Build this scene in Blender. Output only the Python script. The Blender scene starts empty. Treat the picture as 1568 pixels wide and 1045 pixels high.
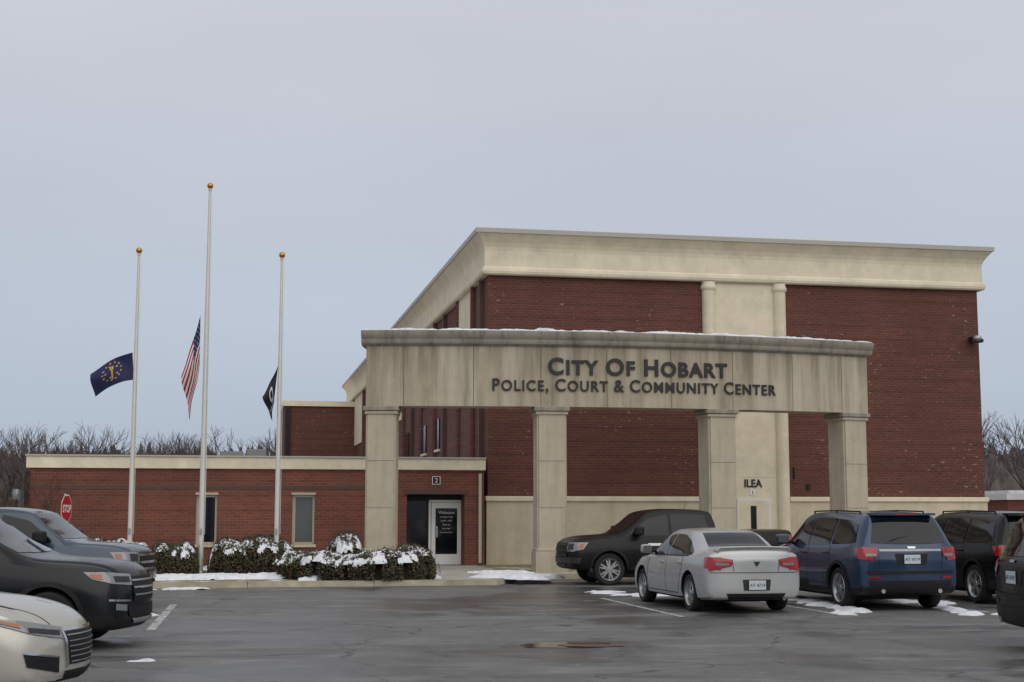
import bpy, bmesh, math, random
import numpy as np
from mathutils import Vector, noise, Matrix
from mathutils.bvhtree import BVHTree
random.seed(7)
S=bpy.context.scene
S.view_settings.view_transform='Standard'
S.view_settings.look='None'
S.view_settings.exposure=0
# ---------------------------------------------------------------- camera
F=2178.0; TH=math.atan(264/F); CH=1.75
cam=bpy.data.cameras.new('camera'); co=bpy.data.objects.new('camera',cam)
S.collection.objects.link(co); S.camera=co
cam.sensor_width=36; cam.lens=36*F/1568; cam.clip_end=3000
co.location=(0,0,CH); co.rotation_euler=(math.pi/2+TH,0,0)
def ray(px,py):
    u=(px-784)/F; v=(522.5-py)/F
    return Vector((u,math.cos(TH)-v*math.sin(TH),math.sin(TH)+v*math.cos(TH)))
def at_y(px,py,Y):
    d=ray(px,py); t=Y/d.y
    return Vector((d.x*t,Y,CH+d.z*t))
def on_z(px,py,z=0):
    d=ray(px,py); t=(z-CH)/d.z
    return Vector((d.x*t,d.y*t,z))
PSI=math.radians(11)
BO=Vector((-0.78,46,0)); BA=Vector((math.cos(PSI),math.sin(PSI),0)); BB=Vector((-math.sin(PSI),math.cos(PSI),0))
def on_b(px,py,b):
    d=ray(px,py); C=Vector((0,0,CH))
    t=(b-(C-BO).dot(BB))/d.dot(BB)
    P=C+d*t
    return (P-BO).dot(BA),P.z
def loc(a,b,z=0): return BO+BA*a+BB*b+Vector((0,0,z))
# ---------------------------------------------------------------- materials
def newmat(name):
    m=bpy.data.materials.new(name); m.use_nodes=True
    nt=m.node_tree; return m,nt,nt.nodes['Principled BSDF']
def mat(name,col,rough=.6,metal=0,coat=0,var=0,vs=3,bump=0,bs=40,spec=.5):
    m,nt,b=newmat(name)
    b.inputs['Base Color'].default_value=(*col,1); b.inputs['Roughness'].default_value=rough
    b.inputs['Metallic'].default_value=metal; b.inputs['Coat Weight'].default_value=coat
    b.inputs['Coat Roughness'].default_value=.04
    b.inputs['Specular IOR Level'].default_value=spec
    tc=nt.nodes.new('ShaderNodeTexCoord')
    if var>0:
        n=nt.nodes.new('ShaderNodeTexNoise'); n.inputs['Scale'].default_value=vs; n.inputs['Detail'].default_value=8
        nt.links.new(tc.outputs['Object'],n.inputs['Vector'])
        mr=nt.nodes.new('ShaderNodeMapRange'); mr.inputs[1].default_value=.3; mr.inputs[2].default_value=.7
        mr.inputs[3].default_value=1-var; mr.inputs[4].default_value=1+var
        nt.links.new(n.outputs['Fac'],mr.inputs[0])
        mx=nt.nodes.new('ShaderNodeVectorMath'); mx.operation='SCALE'; mx.inputs[0].default_value=col
        nt.links.new(mr.outputs[0],mx.inputs['Scale']); nt.links.new(mx.outputs[0],b.inputs['Base Color'])
    if bump>0:
        n2=nt.nodes.new('ShaderNodeTexNoise'); n2.inputs['Scale'].default_value=bs; n2.inputs['Detail'].default_value=6
        nt.links.new(tc.outputs['Object'],n2.inputs['Vector'])
        bp=nt.nodes.new('ShaderNodeBump'); bp.inputs['Strength'].default_value=bump; bp.inputs['Distance'].default_value=.02
        nt.links.new(n2.outputs['Fac'],bp.inputs['Height']); nt.links.new(bp.outputs[0],b.inputs['Normal'])
    return m
def N(nt,t,**k):
    n=nt.nodes.new(t)
    for a,v in k.items(): setattr(n,a,v)
    return n
def mixc(nt,fac,a,b,mode='MIX'):
    n=nt.nodes.new('ShaderNodeMix'); n.data_type='RGBA'; n.blend_type=mode
    for i,v in ((0,fac),(6,a),(7,b)):
        if hasattr(v,'links') or hasattr(v,'is_linked'): nt.links.new(v,n.inputs[i])
        else: n.inputs[i].default_value=v if i==0 else (*v,1)
    return n.outputs[2]
def mrange(nt,src,a,b,c,d):
    n=nt.nodes.new('ShaderNodeMapRange'); nt.links.new(src,n.inputs[0])
    for i,v in enumerate((a,b,c,d)): n.inputs[i+1].default_value=v
    return n.outputs[0]
def mmul(nt,a,b):
    n=nt.nodes.new('ShaderNodeMath'); n.operation='MULTIPLY'; nt.links.new(a,n.inputs[0]); nt.links.new(b,n.inputs[1]); return n.outputs[0]
def tnoise(nt,vec,scale,detail=6,rough=.6,dist=0):
    n=nt.nodes.new('ShaderNodeTexNoise'); n.inputs['Scale'].default_value=scale; n.inputs['Detail'].default_value=detail
    n.inputs['Roughness'].default_value=rough; n.inputs['Distortion'].default_value=dist
    nt.links.new(vec,n.inputs['Vector']); return n.outputs['Fac']
def brick_mat(name,c1,c2,mortar,spk=.0):
    m,nt,b=newmat(name)
    tc=N(nt,'ShaderNodeTexCoord'); sp=N(nt,'ShaderNodeSeparateXYZ'); nt.links.new(tc.outputs['Object'],sp.inputs[0])
    ad=N(nt,'ShaderNodeMath',operation='ADD'); nt.links.new(sp.outputs[0],ad.inputs[0]); nt.links.new(sp.outputs[1],ad.inputs[1])
    cb=N(nt,'ShaderNodeCombineXYZ'); nt.links.new(ad.outputs[0],cb.inputs[0]); nt.links.new(sp.outputs[2],cb.inputs[1])
    br=N(nt,'ShaderNodeTexBrick'); nt.links.new(cb.outputs[0],br.inputs['Vector'])
    br.inputs['Color1'].default_value=(*c1,1); br.inputs['Color2'].default_value=(*c2,1); br.inputs['Mortar'].default_value=(*mortar,1)
    br.inputs['Scale'].default_value=1; br.inputs['Brick Width'].default_value=.25; br.inputs['Row Height'].default_value=.09
    br.inputs['Mortar Size'].default_value=.011; br.inputs['Bias'].default_value=-.1
    big=tnoise(nt,tc.outputs['Object'],.35,5)
    k=mrange(nt,big,.3,.7,.82,1.16)
    mp=N(nt,'ShaderNodeMapping'); mp.inputs['Scale'].default_value=(.25,4.5,1); nt.links.new(cb.outputs[0],mp.inputs[0])
    st=tnoise(nt,mp.outputs[0],1.0,4); k2=mrange(nt,st,.3,.7,.88,1.12)
    wv=N(nt,'ShaderNodeMath',operation='FRACT'); dv=N(nt,'ShaderNodeMath',operation='DIVIDE'); nt.links.new(sp.outputs[2],dv.inputs[0]); dv.inputs[1].default_value=.45; nt.links.new(dv.outputs[0],wv.inputs[0])
    lt=N(nt,'ShaderNodeMath',operation='LESS_THAN'); nt.links.new(wv.outputs[0],lt.inputs[0]); lt.inputs[1].default_value=.2
    k3=mrange(nt,lt.outputs[0],0,1,1.0,.86)
    vm=N(nt,'ShaderNodeVectorMath',operation='SCALE'); nt.links.new(br.outputs['Color'],vm.inputs[0]); nt.links.new(mmul(nt,mmul(nt,k,k2),k3),vm.inputs['Scale'])
    out=vm.outputs[0]
    if spk>0:
        mp2=N(nt,'ShaderNodeMapping'); mp2.inputs['Scale'].default_value=(5,11,1); nt.links.new(cb.outputs[0],mp2.inputs[0])
        s1=tnoise(nt,mp2.outputs[0],1,2,.5); s2=tnoise(nt,tc.outputs['Object'],.5,3)
        a=mrange(nt,s1,.64,.69,0,1); bb=mrange(nt,s2,.46,.6,0,spk)
        out=mixc(nt,mmul(nt,a,bb),out,(.36,.29,.26))
    nt.links.new(out,b.inputs['Base Color']); b.inputs['Roughness'].default_value=.85
    bp=N(nt,'ShaderNodeBump'); bp.inputs['Strength'].default_value=.5; bp.inputs['Distance'].default_value=.01; bp.invert=True
    nt.links.new(br.outputs['Fac'],bp.inputs['Height']); nt.links.new(bp.outputs[0],b.inputs['Normal'])
    return m
def stone_mat(name,c,streak=.35,dark=(.2,.19,.16),top=None):
    m,nt,b=newmat(name); tc=N(nt,'ShaderNodeTexCoord')
    mp=N(nt,'ShaderNodeMapping'); mp.inputs['Scale'].default_value=(3.2,3.2,.22); nt.links.new(tc.outputs['Object'],mp.inputs[0])
    s=tnoise(nt,mp.outputs[0],1,7,.65); f=mrange(nt,s,.46,.72,0,streak)
    col=mixc(nt,f,c,dark)
    n=tnoise(nt,tc.outputs['Object'],1.3,8,.7); k=mrange(nt,n,.3,.7,.84,1.12)
    v=N(nt,'ShaderNodeVectorMath',operation='SCALE'); nt.links.new(col,v.inputs[0]); nt.links.new(k,v.inputs['Scale'])
    out=v.outputs[0]
    if top:
        sp=N(nt,'ShaderNodeSeparateXYZ'); nt.links.new(tc.outputs['Object'],sp.inputs[0])
        g=mrange(nt,sp.outputs[2],top[0],top[1],0,1); g2=mrange(nt,s,.35,.6,0,.6)
        out=mixc(nt,mmul(nt,g,g2),out,dark)
        mp3=N(nt,'ShaderNodeMapping'); mp3.inputs['Scale'].default_value=(1.5,1.5,.1); mp3.inputs['Location'].default_value=(7,3,1); nt.links.new(tc.outputs['Object'],mp3.inputs[0])
        out=mixc(nt,mrange(nt,tnoise(nt,mp3.outputs[0],1,6,.6),.50,.64,0,.45),out,(.58,.53,.43))
    nt.links.new(out,b.inputs['Base Color']); b.inputs['Roughness'].default_value=.88
    f2=tnoise(nt,tc.outputs['Object'],60,4); bp=N(nt,'ShaderNodeBump'); bp.inputs['Strength'].default_value=.25; bp.inputs['Distance'].default_value=.01
    nt.links.new(f2,bp.inputs['Height']); nt.links.new(bp.outputs[0],b.inputs['Normal'])
    return m
M={}
M['brick']=brick_mat('brick_gym',(.125,.036,.024),(.088,.027,.020),(.125,.065,.048),.6)
M['brickw']=brick_mat('brick_wing',(.185,.054,.031),(.13,.040,.025),(.17,.09,.065),.0)
M['cream']=stone_mat('cream_render',(.70,.63,.48),.12,(.42,.37,.27))
M['cream2']=stone_mat('cream_block',(.56,.49,.36),.35,(.33,.28,.19))
M['lime']=stone_mat('limestone',(.41,.355,.26),.75,(.17,.145,.105),(5.3,6.4))
M['limedk']=stone_mat('limestone_weathered',(.30,.27,.22),.85,(.11,.10,.08))
M['limecol']=stone_mat('limestone_column',(.46,.405,.305),.5,(.23,.20,.15))
M['letter']=mat('letter_black',(.010,.010,.010),.5)
M['roof']=mat('roof_membrane',(.25,.25,.25),.9)
M['capgrey']=mat('metal_coping',(.42,.40,.36),.5)
M['glass']=mat('window_glass',(.006,.007,.009),.06,0,.0,spec=.38)
M['glass2']=mat('window_glass_pale',(.10,.11,.11),.12)
M['white']=mat('white_paint',(.72,.72,.70),.45)
M['frame']=mat('beige_frame',(.45,.40,.31),.5)
M['dark']=mat('dark_plastic',(.010,.010,.011),.55,spec=.3)
M['brown']=mat('brown_lintel',(.08,.04,.028),.6)
M['metal']=mat('galvanised',(.35,.36,.37),.4,.6)
M['pole']=mat('pole_aluminium',(.60,.59,.55),.42,.25,var=.06,vs=2)
M['gold']=mat('gold_ball',(.50,.27,.05),.3,.8)
M['rubber']=mat('tyre_rubber',(.020,.020,.020),.85,var=.3,vs=6,spec=.3)
M['rim']=mat('alloy_rim',(.36,.37,.38),.35,.7)
M['rimdk']=mat('alloy_dark',(.03,.03,.03),.5,.3)
M['chrome']=mat('chrome',(.55,.56,.57),.2,1)
M['red']=mat('tail_lamp_red',(.30,.010,.012),.15,0,.5)
M['lampclear']=mat('lamp_clear',(.20,.21,.22),.12,.2,.5)
M['amber']=mat('amber_lamp',(.30,.085,.015),.2,0,.4)
M['plate']=mat('licence_plate',(.50,.56,.62),.4)
M['concrete']=mat('concrete',(.36,.34,.30),.9,var=.2,vs=1.5,bump=.3)
M['kerb']=mat('kerb_concrete',(.36,.32,.24),.9,var=.3,vs=2,bump=.3)
M['bark']=mat('bark',(.065,.052,.045),.95)
M['barkr']=mat('bark_reddish',(.09,.045,.035),.95)
M['woods']=mat('distant_twigs',(.105,.088,.084),1)
M['brush']=mat('undergrowth',(.10,.085,.08),1,var=.45,vs=.9)
M['leafd']=mat('hedge_leaf_dark',(.034,.042,.018),.75)
M['leafb']=mat('hedge_leaf_brown',(.10,.064,.03),.8)
M['leafo']=mat('hedge_leaf_orange',(.22,.10,.03),.8)
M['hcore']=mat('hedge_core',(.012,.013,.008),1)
m,nt,b=newmat('snow'); tc=N(nt,'ShaderNodeTexCoord')
nn=tnoise(nt,tc.outputs['Object'],5,6); nt.links.new(mixc(nt,mrange(nt,nn,.35,.7,0,1),(.78,.80,.84),(.55,.57,.60)),b.inputs['Base Color'])
b.inputs['Roughness'].default_value=.75
bp=N(nt,'ShaderNodeBump'); bp.inputs['Distance'].default_value=.03; bp.inputs['Strength'].default_value=.7
nt.links.new(tnoise(nt,tc.outputs['Object'],18,6),bp.inputs['Height']); nt.links.new(bp.outputs[0],b.inputs['Normal']); M['snow']=m
def asphalt():
    m,nt,b=newmat('asphalt'); tc=N(nt,'ShaderNodeTexCoord'); V=tc.outputs['Object']
    fine=tnoise(nt,V,45,6,.85); big=tnoise(nt,V,.25,7,.65,.5); mid=tnoise(nt,V,1.7,8,.7)
    c=mixc(nt,mrange(nt,fine,.3,.7,0,1),(.050,.050,.050),(.160,.157,.150))
    c=mixc(nt,mrange(nt,mid,.4,.75,0,.55),c,(.175,.17,.16))
    wet=mrange(nt,big,.46,.54,0,1)
    c=mixc(nt,mrange(nt,big,.46,.54,0,.68),c,(.026,.027,.030))
    mp0=N(nt,'ShaderNodeMapping'); mp0.inputs['Scale'].default_value=(.45,1.5,1); mp0.inputs['Rotation'].default_value=(0,0,.2); nt.links.new(V,mp0.inputs[0])
    salt=tnoise(nt,mp0.outputs[0],1.0,10,.78)
    c=mixc(nt,mrange(nt,salt,.50,.70,0,.55),c,(.30,.30,.29))
    salt2=tnoise(nt,mp0.outputs[0],.75,12,.85)
    c=mixc(nt,mrange(nt,salt2,.60,.67,0,.75),c,(.50,.51,.54))
    wob=N(nt,'ShaderNodeTexNoise'); wob.inputs['Scale'].default_value=1.2; nt.links.new(V,wob.inputs['Vector'])
    ad=N(nt,'ShaderNodeVectorMath',operation='MULTIPLY_ADD'); nt.links.new(wob.outputs['Color'],ad.inputs[0]); ad.inputs[1].default_value=(1.2,1.2,0); nt.links.new(V,ad.inputs[2])
    for sc,w in ((.21,.006),(.55,.006)):
        vo=N(nt,'ShaderNodeTexVoronoi',feature='DISTANCE_TO_EDGE'); vo.inputs['Scale'].default_value=sc; nt.links.new(ad.outputs[0],vo.inputs['Vector'])
        c=mixc(nt,mrange(nt,vo.outputs['Distance'],0,w,.85 if sc<.3 else .4,0),c,(.015,.015,.015))
    nt.links.new(c,b.inputs['Base Color'])
    r=N(nt,'ShaderNodeMath',operation='SUBTRACT'); r.inputs[0].default_value=.72; nt.links.new(mrange(nt,wet,0,1,0,.44),r.inputs[1])
    nt.links.new(r.outputs[0],b.inputs['Roughness'])
    bp=N(nt,'ShaderNodeBump'); bp.inputs['Strength'].default_value=.5; bp.inputs['Distance'].default_value=.01
    nt.links.new(fine,bp.inputs['Height']); nt.links.new(bp.outputs[0],b.inputs['Normal'])
    return m
M['asphalt']=asphalt()
def grass():
    m,nt,b=newmat('winter_grass'); tc=N(nt,'ShaderNodeTexCoord'); V=tc.outputs['Object']
    c=mixc(nt,mrange(nt,tnoise(nt,V,9,8,.8),.3,.7,0,1),(.12,.10,.05),(.27,.22,.12))
    c=mixc(nt,mrange(nt,tnoise(nt,V,.8,7,.7),.52,.6,0,.9),c,(.68,.70,.73))
    nt.links.new(c,b.inputs['Base Color']); b.inputs['Roughness'].default_value=1; return m
M['grass']=grass()
def stripe():
    m,nt,b=newmat('worn_white_line'); tc=N(nt,'ShaderNodeTexCoord'); V=tc.outputs['Object']
    c=mixc(nt,mrange(nt,tnoise(nt,V,7,8,.8),.42,.6,0,1),(.50,.50,.48),(.13,.13,.13))
    nt.links.new(c,b.inputs['Base Color']); b.inputs['Roughness'].default_value=.8; return m
M['stripe']=stripe()
M['puddle']=mat('puddle_water',(.03,.024,.02),.05,spec=.5)
M['rust']=mat('wet_rusty_patch',(.09,.05,.04),.35,var=.4,vs=6)
# ---------------------------------------------------------------- helpers
def link(o,parent=None):
    S.collection.objects.link(o)
    if parent: o.parent=parent
    return o
def empty(name,l=(0,0,0),rz=0):
    o=bpy.data.objects.new(name,None); o.location=l; o.rotation_euler=(0,0,rz); o.empty_display_size=.3
    return link(o)
def mesh(name,v,f,mats,parent=None,mi=None,smooth=False,fix=False,ang=40):
    me=bpy.data.meshes.new(name); me.from_pydata([tuple(p) for p in v],[],f)
    for m_ in (mats if isinstance(mats,(list,tuple)) else [mats]): me.materials.append(m_)
    if mi is not None: me.polygons.foreach_set('material_index',mi)
    if fix:
        bm=bmesh.new(); bm.from_mesh(me); bmesh.ops.recalc_face_normals(bm,faces=bm.faces); bm.to_mesh(me); bm.free()
    if smooth:
        me.polygons.foreach_set('use_smooth',[True]*len(me.polygons)); me.set_sharp_from_angle(angle=math.radians(ang))
    me.update(); return link(bpy.data.objects.new(name,me),parent)
BF=[(0,3,2,1),(4,5,6,7),(0,1,5,4),(1,2,6,5),(2,3,7,6),(3,0,4,7)]
def bx(x0,x1,y0,y1,z0,z1): return [(x0,y0,z0),(x1,y0,z0),(x1,y1,z0),(x0,y1,z0),(x0,y0,z1),(x1,y0,z1),(x1,y1,z1),(x0,y1,z1)]
def box(name,x0,x1,y0,y1,z0,z1,mt,parent=None,bevel=0):
    o=mesh(name,bx(x0,x1,y0,y1,z0,z1),BF,mt,parent)
    if bevel>0:
        md=o.modifiers.new('b','BEVEL'); md.width=bevel; md.segments=2
    return o
def boxes(name,lst,mt,parent=None):
    v=[];f=[]
    for q in lst:
        n=len(v); v+=bx(*q); f+=[tuple(i+n for i in k) for k in BF]
    return mesh(name,v,f,mt,parent)
def tube(segs,n=6):
    v=[];f=[]
    for p0,p1,r0,r1 in segs:
        p0=Vector(p0);p1=Vector(p1); d=(p1-p0).normalized(); a=d.orthogonal().normalized(); b_=d.cross(a); k=len(v)
        for P,r in ((p0,r0),(p1,r1)):
            for i in range(n):
                t=2*math.pi*i/n; v.append(P+a*(r*math.cos(t))+b_*(r*math.sin(t)))
        for i in range(n): j=(i+1)%n; f.append((k+i,k+j,k+n+j,k+n+i))
        f.append(tuple(k+i for i in range(n))[::-1]); f.append(tuple(k+n+i for i in range(n)))
    return v,f
def cyl(name,p0,p1,r0,r1,mt,parent=None,n=20):
    v,f=tube([(p0,p1,r0,r1)],n); return mesh(name,v,f,mt,parent,smooth=True)
def lathe(name,prof,mt,parent=None,n=32,axis='z',at=(0,0,0)):
    v=[];f=[];L=len(prof)
    for i in range(n):
        t=2*math.pi*i/n
        for r,h in prof:
            if axis=='z': v.append((at[0]+r*math.cos(t),at[1]+r*math.sin(t),at[2]+h))
            else: v.append((at[0]+r*math.cos(t),at[1]+h,at[2]+r*math.sin(t)))
    for i in range(n):
        j=(i+1)%n
        for k in range(L-1): f.append((i*L+k,j*L+k,j*L+k+1,i*L+k+1))
    return mesh(name,v,f,mt,parent,smooth=True,fix=True)
def sphere(name,c,r,mt,parent=None,sc=(1,1,1)):
    bm=bmesh.new(); bmesh.ops.create_uvsphere(bm,u_segments=20,v_segments=12,radius=r)
    for v in bm.verts: v.co=Vector((v.co.x*sc[0],v.co.y*sc[1],v.co.z*sc[2]))+Vector(c)
    me=bpy.data.meshes.new(name); bm.to_mesh(me); bm.free(); me.materials.append(mt)
    me.polygons.foreach_set('use_smooth',[True]*len(me.polygons)); return link(bpy.data.objects.new(name,me),parent)
def text(name,body,size,mt,parent,l,rot=(math.pi/2,0,0),ext=.01,align='CENTER',width=None,off=0):
    c=bpy.data.curves.new(name,'FONT'); c.body=body; c.size=size; c.extrude=ext; c.align_x=align; c.offset=off
    o=bpy.data.objects.new(name,c); c.materials.append(mt); o.location=l; o.rotation_euler=rot; link(o,parent)
    if width:
        bpy.context.view_layer.update(); o.scale.x=width/max(o.dimensions.x,.001)
    return o
# ---------------------------------------------------------------- ground
mesh('ground',[(-900,-300,-.01),(900,-300,-.01),(900,1500,-.01),(-900,1500,-.01)],[(0,1,2,3)],M['grass'])
def poly(name,pts,z,mt,parent=None): return mesh(name,[(p[0],p[1],z) for p in pts],[tuple(range(len(pts)))],mt,parent)
LT=[(-62,-10.4),(-1.6,-10.4),(-.3,-7.6),(30,-7.6)]
lot=[(-90,-30),(90,-30)]+[tuple(loc(60,-7.6)[:2]),tuple(loc(60,30)[:2]),tuple(loc(19,30)[:2]),tuple(loc(19,-7.6)[:2])]+[tuple(loc(a,b)[:2]) for a,b in reversed(LT[:3])]
poly('parking_lot',lot,0,M['asphalt'])
bedp=[tuple(loc(a,b)[:2]) for a,b in LT[:3]]+[tuple(loc(18.8,-7.6)[:2]),tuple(loc(18.8,1)[:2]),tuple(loc(-62,1)[:2])]
poly('lawn',bedp,.125,M['grass'])
def kerb(name,pts,w=.16,z=.135):
    v=[];f=[]
    for i in range(len(pts)-1):
        a=Vector((*pts[i],0));b_=Vector((*pts[i+1],0)); d=(b_-a).normalized(); n=Vector((d.y,-d.x,0))
        L=(b_-a).length; K=max(1,int(L/3))
        for q in range(K):
            p=a+d*(L*q/K); r=a+d*(L*(q+1)/K-.012); k=len(v)
            for P in (p,r):
                v+=[P+n*.02+Vector((0,0,-.02)),P+n*0+Vector((0,0,z-.02)),P-n*.02+Vector((0,0,z)),P-n*w+Vector((0,0,z)),P-n*w+Vector((0,0,-.02))]
            for j in range(5): jj=(j+1)%5; f.append((k+j,k+jj,k+5+jj,k+5+j))
            f+= [tuple(k+j for j in range(5)),tuple(k+5+j for j in reversed(range(5)))]
    return mesh(name,v,f,M['kerb'],fix=True)
kerb('kerb',[tuple(loc(a,b)[:2]) for a,b in LT[:3]]+[tuple(loc(18.8,-7.6)[:2])])
sw=empty('sidewalk',BO,PSI)
for nm,q in (('slab_door',[(-3.1,-10.25),(-1.7,-10.25),(-.5,-7.4),(-.5,-.7),(-3.1,-.7)]),('slab_front',[(-.45,-7.42),(18.6,-7.42),(18.6,-5.6),(-.45,-5.6)])):
    mesh(nm,[(x,y,.131) for x,y in q],[tuple(range(len(q)))],M['concrete'],sw)
def line(p,q,w=.11,name='parking_line'):
    p=Vector((p[0],p[1],.004)); q=Vector((q[0],q[1],.004)); d=(q-p).normalized(); n=Vector((-d.y,d.x,0))*w/2
    mesh(name,[p-n,q-n,q+n,p+n],[(0,1,2,3)],M['stripe'])
line(on_z(230,966),on_z(266,926),.14)
for k in range(-1,5):
    y=14.9+2.75*k
    if k!=1: line((-14,y+.3),(-4.55-.11*k*2.7-.3,y+.3))
base=Vector((5.15,28.0,0))
for k in range(0,6):
    c=base+BA*(2.85*k)-BA*2.85
    line(c-BB*2.9,c+BB*2.6)
def blob(name,c,rx,ry,z,mt,seed=0,n=60,parent=None,rot=0):
    v=[]
    for i in range(n):
        t=2*math.pi*i/n; k=1+.55*noise.noise(Vector((math.cos(t)*1.3+seed,math.sin(t)*1.3,seed)))+.25*noise.noise(Vector((math.cos(t)*4,math.sin(t)*4+seed,3)))
        x=rx*k*math.cos(t); y=ry*k*math.sin(t)
        v.append((c[0]+x*math.cos(rot)-y*math.sin(rot),c[1]+x*math.sin(rot)+y*math.cos(rot),z))
    return mesh(name,v,[tuple(range(n))],mt,parent)
pc=on_z(872,988)
blob('puddle',pc,.62,.42,.004,M['puddle'],3,rot=.2)
blob('puddle_stain',pc+Vector((.25,-.12,0)),.42,.2,.008,M['rust'],8)
# ---------------------------------------------------------------- snow fields
def snow(name,org,ax,L,W,h,res=.07,seed=0,thr=.0,parent=None,edge=.5,z0=0,sc=1.3):
    ax=Vector((ax[0],ax[1],0)).normalized(); pr=Vector((-ax.y,ax.x,0)); org=Vector((org[0],org[1],0))
    nx=max(3,int(L/res)); ny=max(3,int(W/res)); H={};v=[];idx={};f=[]
    for i in range(nx+1):
        for j in range(ny+1):
            u=i/nx;w=j/ny; P=org+ax*(u*L)+pr*(w*W)
            e=min(1,min(u*L,(1-u)*L)/edge)*min(1,min(w*W,(1-w)*W)/min(edge,W/2))
            q=noise.fractal(Vector((P.x*sc,P.y*sc,seed)),1,2,5)
            H[i,j]=(P,e*1.1-.35+.75*q-thr)
    for i in range(nx):
        for j in range(ny):
            c=[(i,j),(i+1,j),(i+1,j+1),(i,j+1)]
            if max(H[k][1] for k in c)<=0: continue
            ff=[]
            for k in c:
                if k not in idx:
                    P,val=H[k]; idx[k]=len(v); v.append((P.x,P.y,z0+(min(1,max(0,val)*1.8)**.6)*h*(1+.35*noise.noise(P*5))+(.004 if val>0 else -.02)))
                ff.append(idx[k])
            f.append(tuple(ff))
    if f: return mesh(name,v,f,M['snow'],parent,smooth=True,ang=80)
SN=0
def snowpx(x0,y0,x1,y1,W,h,z=0,thr=0,**k):
    global SN; SN+=1
    p=on_z(x0,y0,z); q=on_z(x1,y1,z); d=q-p
    pr=Vector((-d.y,d.x,0)).normalized()
    return snow('snow_patch',p-pr*W*.5,d,d.length,W,h,seed=SN*3.1,thr=thr,z0=z,**k)
snowpx(195,888,460,885,1.5,.11,z=.125,thr=-.05,sc=2.0)
snowpx(455,888,675,886,1.5,.12,z=.125,thr=-.03,sc=2.0)
snowpx(230,903,330,902,.7,.04,z=.0,thr=.0,sc=2)
snowpx(-200,880,210,880,3,.12,z=.125,thr=-.1)
snowpx(300,872,560,868,1.6,.10,z=.125,thr=.0)
snowpx(560,872,640,872,2.2,.12,z=.125,thr=-.05)
snowpx(712,883,862,886,1.6,.09,z=.13,thr=.12,sc=1.8)
snowpx(715,878,830,878,1.0,.08,z=.13,thr=.1)
snowpx(770,893,870,892,.7,.05,z=.0,thr=.15)
snowpx(1205,915,1330,940,.9,.06,thr=.2,sc=2)
snowpx(1260,938,1330,944,.6,.05,thr=.15,sc=2)
snowpx(1400,920,1500,945,.7,.05,thr=.25,sc=2)
snowpx(1290,920,1480,925,1.2,.05,thr=.25,sc=2)
snowpx(1470,938,1530,942,.5,.05,thr=.15,sc=2)
snowpx(900,905,1020,915,1.6,.02,thr=.45,sc=2.4)
snowpx(200,1008,245,1014,.6,.025,thr=.3,sc=2.8)
snowpx(180,935,240,945,.8,.03,thr=.2,sc=2)
# ---------------------------------------------------------------- building
B=empty('civic_center_building',BO,PSI)
GL=17.4; GD=58
def wall(name,a0,a1,z0,z1,ops,b,th,mt,parent=B):
    xs=sorted({a0,a1,*[o[0] for o in ops],*[o[1] for o in ops]}); zs=sorted({z0,z1,*[o[2] for o in ops],*[o[3] for o in ops]})
    v=[];f=[]
    def q(*p):
        n=len(v); v.extend(p); f.append((n,n+1,n+2,n+3))
    def inop(x,z): return any(o[0]<x<o[1] and o[2]<z<o[3] for o in ops)
    for i in range(len(xs)-1):
        for j in range(len(zs)-1):
            if not inop((xs[i]+xs[i+1])/2,(zs[j]+zs[j+1])/2):
                q((xs[i],b,zs[j]),(xs[i+1],b,zs[j]),(xs[i+1],b,zs[j+1]),(xs[i],b,zs[j+1]))
    for o in ops:
        A,Bq,C,D=o
        q((A,b,C),(A,b+th,C),(A,b+th,D),(A,b,D)); q((Bq,b,C),(Bq,b,D),(Bq,b+th,D),(Bq,b+th,C))
        q((A,b,D),(A,b+th,D),(Bq,b+th,D),(Bq,b,D)); q((A,b,C),(Bq,b,C),(Bq,b+th,C),(A,b+th,C))
    return mesh(name,v,f,mt,parent)
a_l,_=on_b(1075,440,0); a_r,_=on_b(1200,440,0)
box('gym_walls',0,GL,0,GD,0,10.9,M['brick'],B)
box('gym_roof',-.1,GL+.1,-.1,GD+.1,10.905,10.93,M['roof'],B)
def rim_sweep(name,prof,x0,x1,y0,y1,mt,parent=B):
    v=[];f=[];n=len(prof)
    for o,z in prof: v+=[(x0-o,y0-o,z),(x1+o,y0-o,z),(x1+o,y1+o,z),(x0-o,y1+o,z)]
    for k in range(n-1):
        for j in range(4): jj=(j+1)%4; f.append((k*4+j,k*4+jj,k*4+4+jj,k*4+4+j))
    return mesh(name,v,f,mt,parent,fix=False)
rim_sweep('cornice',[(-.01,9.50),(.17,9.50),(.21,9.54),(.23,9.62),(.21,9.72),(.15,9.77),(.14,10.30),(.16,10.42),(.22,10.56),(.31,10.69),(.40,10.80),(.42,10.84)],0,GL,0,GD,M['cream'])
rim_sweep('cornice_coping',[(.40,10.84),(.47,10.84),(.48,10.98),(.44,11.0),(-.3,11.02)],0,GL,0,GD,M['capgrey'])
boxes('cornice_joints',[(a,a+.012,-.143,-.10,9.78,10.32) for a in (2.9,5.8,8.75,11.7,14.6)],M['frame'],B)
for a0,a1 in ((.0,a_l-.02),(a_r+.02,GL)):
    box('dado',a0-.05 if a0==0 else a0,a1+(.05 if a1==GL else 0),-.07,.3,0,2.14,M['cream2'],B)
    box('dado_cap',a0-.09 if a0==0 else a0,a1+(.09 if a1==GL else 0),-.13,.3,2.142,2.30,M['cream'],B,.02)
box('dado_side',-.07,-.002,.305,GD,0,2.14,M['cream2'],B)
box('bay_panel',a_l+.3,a_r-.3,-.05,-.002,2.95,9.498,M['cream'],B)
box('bay_base',a_l+.3,a_r-.3,-.045,-.002,0,2.945,M['cream'],B)
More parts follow.
